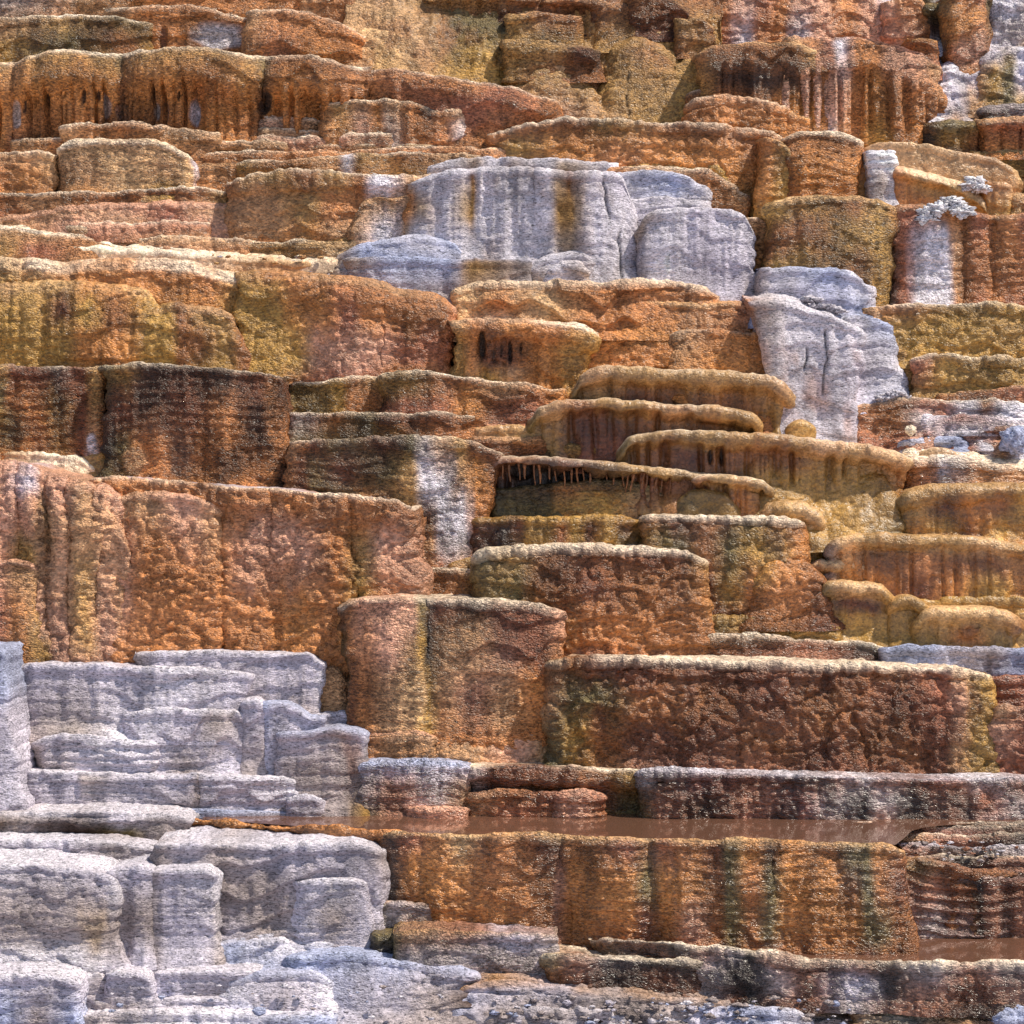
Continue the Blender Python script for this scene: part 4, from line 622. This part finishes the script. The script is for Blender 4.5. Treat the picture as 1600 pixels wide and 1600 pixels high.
TT(SLOPE, 'bluish white talus apron under the chalk blocks', '0,1504 100,1500 190,1492 260,1478 350,1468 440,1464 520,1474 590,1492', 1534, '0:BW 200:WL 350:BB 450:WB 590:BW', 'white', dd=.08, slope=.8, r=8, rimc='W', rise=.1, A=1.6, strat=.5, micro=2)
TT(TERR, 'bluish pitted block in the bottom left corner', '0,1524 50,1522 100,1524 118,1530 124,1544', 1640, '0:LBB 60:LNB 124:LBB', 'white', dd=-.06, cr=8, r=8, rimc='W', B=1.3)
TT(BLOCK, 'striped white step right of the bottom left corner block', '118,1536 126,1524 150,1521 168,1526 174,1540', 1580, '118:LN 174:NL', 'white', dd=-.02, cr=8, r=7, rimc='W', strat=4)
TT(BLOCK, 'grey white step, second right of the bottom left corner block', '166,1530 180,1517 220,1518 234,1526 240,1540', 1584, '166:LN 240:LL', 'white', dd=-.06, cr=8, r=7, rimc='W', strat=2)
TT(BLOCK, 'long grey white step along the bottom left', '236,1528 260,1516 320,1516 380,1515 412,1520 420,1534', 1572, '236:LB 330:LN 420:LN', 'white', dd=-.0, cr=8, r=8, rimc='W')
TT(LEDGE, 'upper thin layered white ledge on the bottom edge', '150,1572 220,1562 330,1560 430,1564 470,1570', 1604, '150:NL 300:LW 470:BW', 'white', dd=-.04, r=4, rimc='W', strat=4, slope=.5)
TT(LEDGE, 'lower thin layered white ledge on the bottom edge', '120,1590 200,1584 320,1580 450,1586 520,1590', 1640, '120:NL 320:WN 520:BW', 'white', dd=-.1, r=4, rimc='W', strat=4, slope=.5)
TT(MOUND, 'frothy white mound beside the long grey white step', '330,1536 380,1522 440,1514 480,1516 530,1540', 1640, '330:WB 440:LN 530:WL', 'white', dd=.04, slope=.5, cl=30, cr=30, fr=24, r=10, rimc='B', A=1.6, micro=2)
TT(TERR, 'blue white rounded terrace at the bottom centre left', '450,1506 490,1492 540,1488 590,1492 640,1503 700,1513 728,1520 742,1540', 1600, '450:BN 520:BL 600:BLN 680:LNN 742:LDN', 'white', dd=.02, slope=.5, cr=14, cl=30, fl=-30, fr=30, r=8, rimc='B', A=1.7, micro=2.5)
# ------------------------------------------------------------------ pool walls
TT(LEDGE, 'thin rust lip of the pool above the grey wall, lower left', '270,1290 278,1279 310,1279 400,1286 500,1292 580,1298 620,1300', 1322, '270:AF 340:AKR 420:AKF 500:OKR 620:OF', 'wet', dd=-.06, cl=6, r=7, lip=12, under=.1, rimc='A', topc='F', rise=-.3, jag=.7, skew=-.6)
TT(TERR, 'long orange dam wall of the pool with vertical dark streaks', '585,1306 600,1299 700,1302 800,1304 900,1307 1000,1310 1100,1312 1200,1314 1300,1317 1380,1319 1402,1326 1408,1342', '585,1470 860,1490 1408,1496',
   '585:UDD 612:DKK 640:RAUU 680:OAAU 720:SAAO 760:UOAO 800:OOAU 850:FUUU 872:DEEU 890:OAAU 930:UAAU 980:RAAO 1012:FGFF 1040:RAAO 1080:OAPO 1125:FUUF 1140:GGGF 1170:AOUU 1200:DGGF 1240:AAAO 1290:UAAU 1330:GUAU 1356:GGGF 1375:AOGU 1408:UFUU',  # dark left end paints a shaded cavity; other streaks are wall colour
   'wet', dd=-.02, cl=24, cr=14, fl=14, fr=16, r=7, rimc='S', topc='O', tb=.3, rise=-.35, skew=-.5, bulge=.05, lobes=[(596, 868, .10), (876, 1010, .05), (1010, 1200, .04)], jag=.5, ripple=1.2)
TT(LEDGE, 'thin brown terrace edge above the back of the pool', '730,1200 740,1195 800,1196 900,1200 985,1203 1024,1208', 1290, '730:NU 770:FFR 850:FUR 940:UFY 985:QGY 1024:TGG', 'wet', dd=.0, r=5, rimc='C', lip=30, under=.08, jag=.5)
TT(TERR, 'dark maroon and white crusted wall behind the pool at right', '1004,1210 1020,1204 1100,1205 1200,1208 1300,1211 1450,1215 1600,1220', 1296, '1004:NGG 1040:DEF 1100:MDF 1180:FEM 1240:DMD 1310:ENF 1350:NKK 1375:ENO 1430:FKD 1490:REE 1530:NRN 1600:END', 'wet', dd=-.02, r=5, rimc='W', mo='K.35', B=2, A=1.2, jag=.5)
TT(BLOCK, 'short pink layered step at the back of the pool', '868,1246 876,1238 900,1237 932,1238 944,1246', 1284, '868:RP 900:PP 944:RU', 'wet', dd=-.12, cl=6, cr=8, r=5, rimc='P', strat=6, A=.4)
TT(BLOCK, 'long rust step at the back of the pool beside the pink one', '730,1250 760,1236 800,1234 850,1237 882,1244', 1284, '730:TU 800:UR 882:RU', 'wet', dd=-.07, r=6, rimc='E', strat=2)
TT(LEDGE, 'very low pinkish sill at the waterline under the grey block', '640,1266 660,1262 700,1262 726,1266', 1282, '640:PR 726:PR', 'wet', dd=-.14, r=3, rimc='P')
TT(LEDGE, 'pale blue layered shelf at the right end of the pool', '1420,1294 1450,1288 1500,1287 1600,1290', 1312, '1420:NK 1480:BK 1600:ND', 'wet', dd=.22, r=4, rimc='B', strat=5, slope=.4)
TT(LEDGE, 'first thin layered ledge closing the pool at the right edge', '1330,1288 1380,1286 1450,1286 1530,1288 1600,1287', 1330, '1330:RE 1450:FR 1600:DE', 'wet', dd=.1, r=3, rimc='C', strat=6, slope=.4)
TT(LEDGE, 'second thin layered ledge closing the pool at the right edge', '1385,1296 1450,1292 1530,1295 1600,1294', 1345, '1392:EW 1480:MD 1600:DE', 'wet', dd=.02, r=3, rimc='C', strat=6, slope=.5)
TT(LEDGE, 'third thin layered ledge closing the pool at the right edge', '1400,1310 1460,1304 1540,1307 1600,1305', 1368, '1400:TP 1480:RF 1540:FK 1600:KE', 'wet', dd=-.04, r=3, rimc='C', strat=6, slope=.5)
TT(LEDGE, 'fourth thin layered ledge closing the pool, under the other three', '1402,1328 1460,1320 1540,1325 1600,1322', 1378, '1402:EN 1480:DE 1600:NK', 'wet', dd=-.06, r=3, rimc='W', strat=6, slope=.5)
TT(LEDGE, 'dark glittering lip under the fourth layered ledge at the right edge', '1420,1346 1500,1338 1600,1341', 1392, '1440:EG 1500:KE 1600:EK', 'wet', dd=-.06, r=3, rimc='C', strat=4, slope=.4)
TT(TERR, 'ribbed olive grey wall right of the orange dam wall', '1396,1350 1420,1344 1460,1346 1480,1352 1530,1360 1580,1366', 1492, '1396:FGF 1420:QEET 1450:GENT 1492:UFN', 'wet', dd=.32, cr=12, r=4, rimc='E', strat=1.5, A=1.2, micro=2.5)
TT(TERR, 'dark grey brown speckled wall at the right edge above the lower pool', '1484,1382 1496,1372 1530,1370 1600,1373', 1492, '1484:UUU 1510:DTF 1528:KDK 1550:EEE 1575:FDF 1600:FEE', 'wet', dd=.3, r=5, rimc='N', mo='K.3')
TT(BLOCK, 'mossy brown block in the corner beside the grey lilac wall', '582,1418 592,1410 640,1409 672,1412 690,1430', 1468, '582:GKG 620:NNG 660:NTU 690:UD', 'wet', dd=.0, cr=12, r=5, rimc='T')
TT(BLOCK, 'dark mossy foot under the mossy brown block', '580,1462 590,1456 630,1457 660,1462', 1512, '580:GKD 620:GKG 660:DG', 'wet', dd=.05, r=6, rimc='G')
TT(BLOCK, 'grey tan block with flat top in front of the orange dam', '614,1466 624,1457 700,1456 800,1457 852,1459 863,1470', 1528, '614:GGK 640:TNG 720:ENE 800:LNN 863:NN', 'grain', dd=-.04, cl=8, cr=6, fr=3, r=6, rimc='T', topc='E')
TT(TERR, 'wet speckled ledge right of the grey tan block', '852,1500 866,1492 920,1494 1000,1497 1060,1499 1100,1504', 1560, '852:GUF 900:EFG 960:NDF 1020:KFK 1100:DE', 'wet', dd=.0, r=6, rimc='C', mo='K.3', B=1.8)
TT(TERR, 'dark glittering rim of the lower pool at the right', '925,1476 940,1463 1000,1465 1050,1470 1090,1476 1150,1479 1200,1487 1256,1499 1340,1501 1450,1503 1600,1507', '925,1500 1100,1560 1600,1576', '925:UQ 980:EKF 1050:KEK 1100:ENN 1150:NKF 1170:KK 1200:ENE 1260:FEF 1330:ELN 1390:DKE 1450:NEF 1520:EFD 1600:NED', 'wet', dd=-.14, cl=20, r=6, rimc='C', topc='E', mo='K.3', B=1.8, A=1.3, tb=.35, rise=-.35, skew=-.45)
TT(LEDGE, 'layered cream sill under the lower pool rim', '1330,1566 1400,1561 1500,1566 1600,1576', 1640, '1330:TKT 1420:CKT 1500:KTN 1600:FN', 'wet', dd=-.0, r=4, rimc='C', strat=8, slope=.6)
TT(SLOPE, 'brown and white rubbly ground along the bottom centre', '700,1552 740,1536 800,1532 900,1542 1000,1552 1100,1560 1250,1572 1350,1590', '700,1640 1350,1660', '700:BL 770:LNL 850:LNB 950:NKN 1050:NEN 1180:NKB 1350:ND', 'white', dd=.04, slope=1.0, r=10, rimc='T', strat=4, A=1.5, B=2, rise=.15)
TT(SLOPE, 'blue white crust patch along the bottom edge', '780,1596 840,1580 900,1576 1000,1590 1060,1598', 1660, '780:LW 860:NB 1060:WL', 'white', dd=-.02, slope=1, r=4, rimc='W', strat=2, A=2, B=2.5, micro=2, cl=20, cr=20)
TT(SLOPE, 'second blue white crust patch on the bottom edge, further right', '1070,1590 1110,1578 1180,1574 1240,1582 1270,1594', 1660, '1070:LW 1180:BN 1270:WL', 'white', dd=-.05, slope=1, r=4, rimc='W', A=2, B=2.5, micro=2, cl=20, cr=20)

# ------------------------------------------------------------------ drips hanging under the dark overhang
def drips(root, pts, col, tex):
    for i, (x, y0, y1, dep, r0) in enumerate(pts):
        n, m = 7, 8; V = []
        for j in range(n+1):
            t = j/n; yy = y0 + (y1-y0)*t; rr = r0*(1-.55*t)*(1+.18*math.sin(i*3.7+j*1.9))
            xx = x + (-6 if x > 980 else 2)*t + math.sin(i*2.1+j*.8)*.6
            cx, cy, cz = unproj(xx, yy, dep)
            for q in range(m+1):
                a = q/m*2*math.pi; V.append((cx + math.cos(a)*rr*.0055, cy + math.sin(a)*rr*.0055, cz))
        V = np.array(V); C = np.broadcast_to(PL[col]*random.uniform(.7, 1.25), V.shape)
        link_mesh('drip', V, grid_faces(n+1, m+1)[:, ::-1], C, MAT[tex], root, loc=root.location)
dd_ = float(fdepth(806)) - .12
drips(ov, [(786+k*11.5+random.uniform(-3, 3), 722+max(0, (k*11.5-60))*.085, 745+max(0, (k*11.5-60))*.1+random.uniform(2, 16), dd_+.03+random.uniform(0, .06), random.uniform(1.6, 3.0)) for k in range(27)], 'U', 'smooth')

# ------------------------------------------------------------------ pools
def pool(name, pts, lvl_y, front_d, seed):
    xs = np.linspace(pts[0], pts[1], 60); lvl = unproj(800, lvl_y, front_d)[2]
    ts = np.linspace(0, 1, 12)
    X = np.zeros((12, 60)); Y = np.zeros((12, 60))
    for i, t in enumerate(ts):
        f_ = front_d + (np.interp(xs, [280, 600, 1400, 1425, 1470, 1600], [.83, .25, -.25, .25, .5, .7]) if len(pts) > 3 else np.interp(xs, [1000, 1600], [.18, -.18]))
        X[i] = unproj(xs, 800, front_d)[0]; Y[i] = f_ + t*(front_d + pts[2] - f_)
    P = np.stack([X, Y, np.full_like(X, lvl)], 2)
    o = link_mesh(name, P.reshape(-1, 3), grid_faces(12, 60), np.broadcast_to(PL['F'], (720, 3)), WATER); o['kind'] = 'structure'; return o
WATER = bpy.data.materials.new('pool_water_surface'); WATER.use_nodes = True
_n = WATER.node_tree.nodes; _l = WATER.node_tree.links; _b = _n['Principled BSDF']
_b.inputs['Base Color'].default_value = (.27, .135, .085, 1); _b.inputs['Metallic'].default_value = .5; _b.inputs['Roughness'].default_value = .03; _b.inputs['IOR'].default_value = 1.6; _b.inputs['Specular IOR Level'].default_value = 1.0
_g = _n.new('ShaderNodeNewGeometry'); _m = _n.new('ShaderNodeMapping'); _m.inputs['Scale'].default_value = (9, 3, 1); _t = _n.new('ShaderNodeTexNoise'); _t.inputs['Scale'].default_value = 3; _t.inputs['Detail'].default_value = 3
_p = _n.new('ShaderNodeBump'); _p.inputs['Distance'].default_value = .004; _p.inputs['Strength'].default_value = .5
_l.new(_g.outputs['Position'], _m.inputs[0]); _l.new(_m.outputs[0], _t.inputs['Vector']); _l.new(_t.outputs['Fac'], _p.inputs['Height']); _l.new(_p.outputs[0], _b.inputs['Normal'])
D1 = float(fdepth(1480)); D2 = float(fdepth(1570))
pool('pool_water', (290, 1700, 1.45, .62), 1310.5, D1+.03, 1)
pool('pool_water', (1010, 1700, 1.1), 1503, D2-.06, 2)
pool('pool_water', (850, 1010, .4), 1494, float(fdepth(1560))+.06, 3)

# ------------------------------------------------------------------ loose stones and white crumbs
def stone(name, label, x, y, w, h, dep, col, tex='white', cat='stone', group=None, seed=1, rough=.18, n=30):
    u = np.linspace(0, 2*math.pi, n*2); v = np.linspace(0, math.pi, n); U, Vv = np.meshgrid(u, v)
    k = (dep+CAMD)/CAMD*PX
    d = np.stack([np.cos(U)*np.sin(Vv), np.sin(U)*np.sin(Vv), np.cos(Vv)], 2)
    rr = 1 + rough*fbm(d[..., 0]*2+seed, d[..., 1]*2, d[..., 2]*2, 7, 3)*1.6 + rough*.5*vnoise(d[..., 0]*6+seed, d[..., 1]*6, d[..., 2]*6, 9)
    c = np.array(unproj(x, y, dep)); P = c + d*rr[..., None]*np.array([w*k*.5, max(w, h)*k*.4, h*k*.5])
    C = PL[col]*(1+.15*fbm(d[..., 0]*3, d[..., 1]*3, d[..., 2]*3+seed, 4, 2))[..., None]
    o = link_mesh(name, P.reshape(-1, 3), grid_faces(n, n*2)[:, ::-1], np.clip(C.reshape(-1, 3), .01, .84), MAT[tex], loc=tuple(c))
    o['label'] = label; o['category'] = cat
    if group: o['group'] = group
    return o
def crumb_pile(label, cx, cy, wx, wy, dep, n, col, seed, smin=5, smax=13):
    random.seed(seed); root = None
    for i in range(n):
        t = random.uniform(-1, 1); x = cx + t*wx; y = cy + wy*(.5 - random.random()*(1-abs(t)**1.5)); s = random.uniform(smin, smax)
        o = stone('crumb' if i else 'crumb_pile', label, x, y, s*random.uniform(.8, 2.0), s*random.uniform(.5, .9), dep + random.uniform(-.05, .05), col, seed=seed*10+i, rough=.8, n=14)
        if i == 0: root = o; o['category'] = 'rubble'
        else:
            del o['label']; del o['category']; l = o.location.copy(); o.parent = root; o.location = l - root.location
PB = 'loose pale stones on the terraces'
crumb_pile('jagged white crumb heap on the rim above the white vertical band', 1482, 322, 34, 26, float(fdepth(480))-.02, 60, 'X', 3, 5, 16)
crumb_pile('pile of white crumbs left of the jagged heap, spilling down the rim', 1450, 332, 9, 24, float(fdepth(480))-.06, 14, 'X', 5, 6, 12)
crumb_pile('white crumb patch on the amber draped slope near the right edge', 1522, 288, 18, 20, float(fdepth(342))-.06, 26, 'X', 6, 7, 15)
crumb_pile('crumbled blue white rubble at the foot of the blue grey block', 1262, 476, 52, 22, float(fdepth(500))-.34, 80, 'W', 7, 4, 12)
crumb_pile('white rubble pieces at the foot of the bluish flaring buttress', 1400, 618, 28, 18, float(fdepth(634))-.06, 26, 'W', 8, 6, 14)
stone('stone', 'small round white stone on the rough rust terrace', 1423, 672, 18, 16, float(fdepth(694))-.12, 'C', group=PB, seed=4)
stone('boulder', 'blue white boulder at the right edge on the rough rust terrace', 1584, 688, 44, 44, float(fdepth(722))-.12, 'B', cat='boulder', group=PB, seed=6, rough=.25)
stone('boulder', 'white crusted boulder in the bottom right corner', 1578, 1588, 70, 44, float(fdepth(1640))+.05, 'B', cat='boulder', group=PB, seed=9, rough=.3)
stone('stone', 'tiny white stone on the bottom edge at lower left', 405, 1580, 20, 13, float(fdepth(1604))-.15, 'B', group=PB, seed=12)
stone('stone', 'small grey blue stone under the lower pool rim', 1309, 1568, 22, 14, float(fdepth(1576))-.12, 'B', group=PB, seed=15)
stone('stone', 'tan pebble on the stepped terrace right of the white pillar', 1475, 263, 20, 9, float(fdepth(270))-.14, 'S', tex='smooth', group=PB, seed=21, rough=.1)

# debris lying on the lower ground and on some ledges
def scatter(label, x0, x1, y0, y1, depth_of, n, cols, seed, smin, smax):
    random.seed(seed); root = None; base = None
    for i in range(n):
        x = random.uniform(x0, x1); t = random.random(); y = y0 + (y1-y0)*t; s = smin + (smax-smin)*random.random()**2.2
        o = stone('pebble' if i else 'pebble_scatter', label, x, y, s*random.uniform(1.0, 1.8), s*random.uniform(.45, .8), depth_of(x, y), random.choice(cols), seed=seed*20+i, rough=.6, n=9)
        if i == 0: root = o; base = o.location.copy(); o['category'] = 'rubble'
        else:
            del o['label']; del o['category']; l = o.location.copy(); o.parent = root; o.location = l - base
scatter('brown and white rubble strewn over the ground along the bottom centre', 770, 1330, 1556, 1600, lambda x, y: -1.18 - (y-1556)*.0032, 120, 'WNLNBN', 31, 3, 12)
scatter('white rubble strewn over the bluish terraces at the bottom left', 130, 700, 1540, 1600, lambda x, y: -1.22 - (y-1540)*.003, 50, 'WWLBN', 32, 3, 10)
scatter('pale chips lying on the cream shelf above the rust red bulging terrace', 330, 740, 398, 432, lambda x, y: 2.86 + (432-y)*.006, 40, 'CSTW', 33, 3, 9)
scatter('crusty chips along the layered ledges at the right end of the pool', 1420, 1590, 1300, 1345, lambda x, y: .02 - (y-1300)*.008, 60, 'WNEKN', 34, 3, 8)
print('VERTS', NV[0], 'ROOTS', sum(1 for o in COL.objects if o.parent is None))
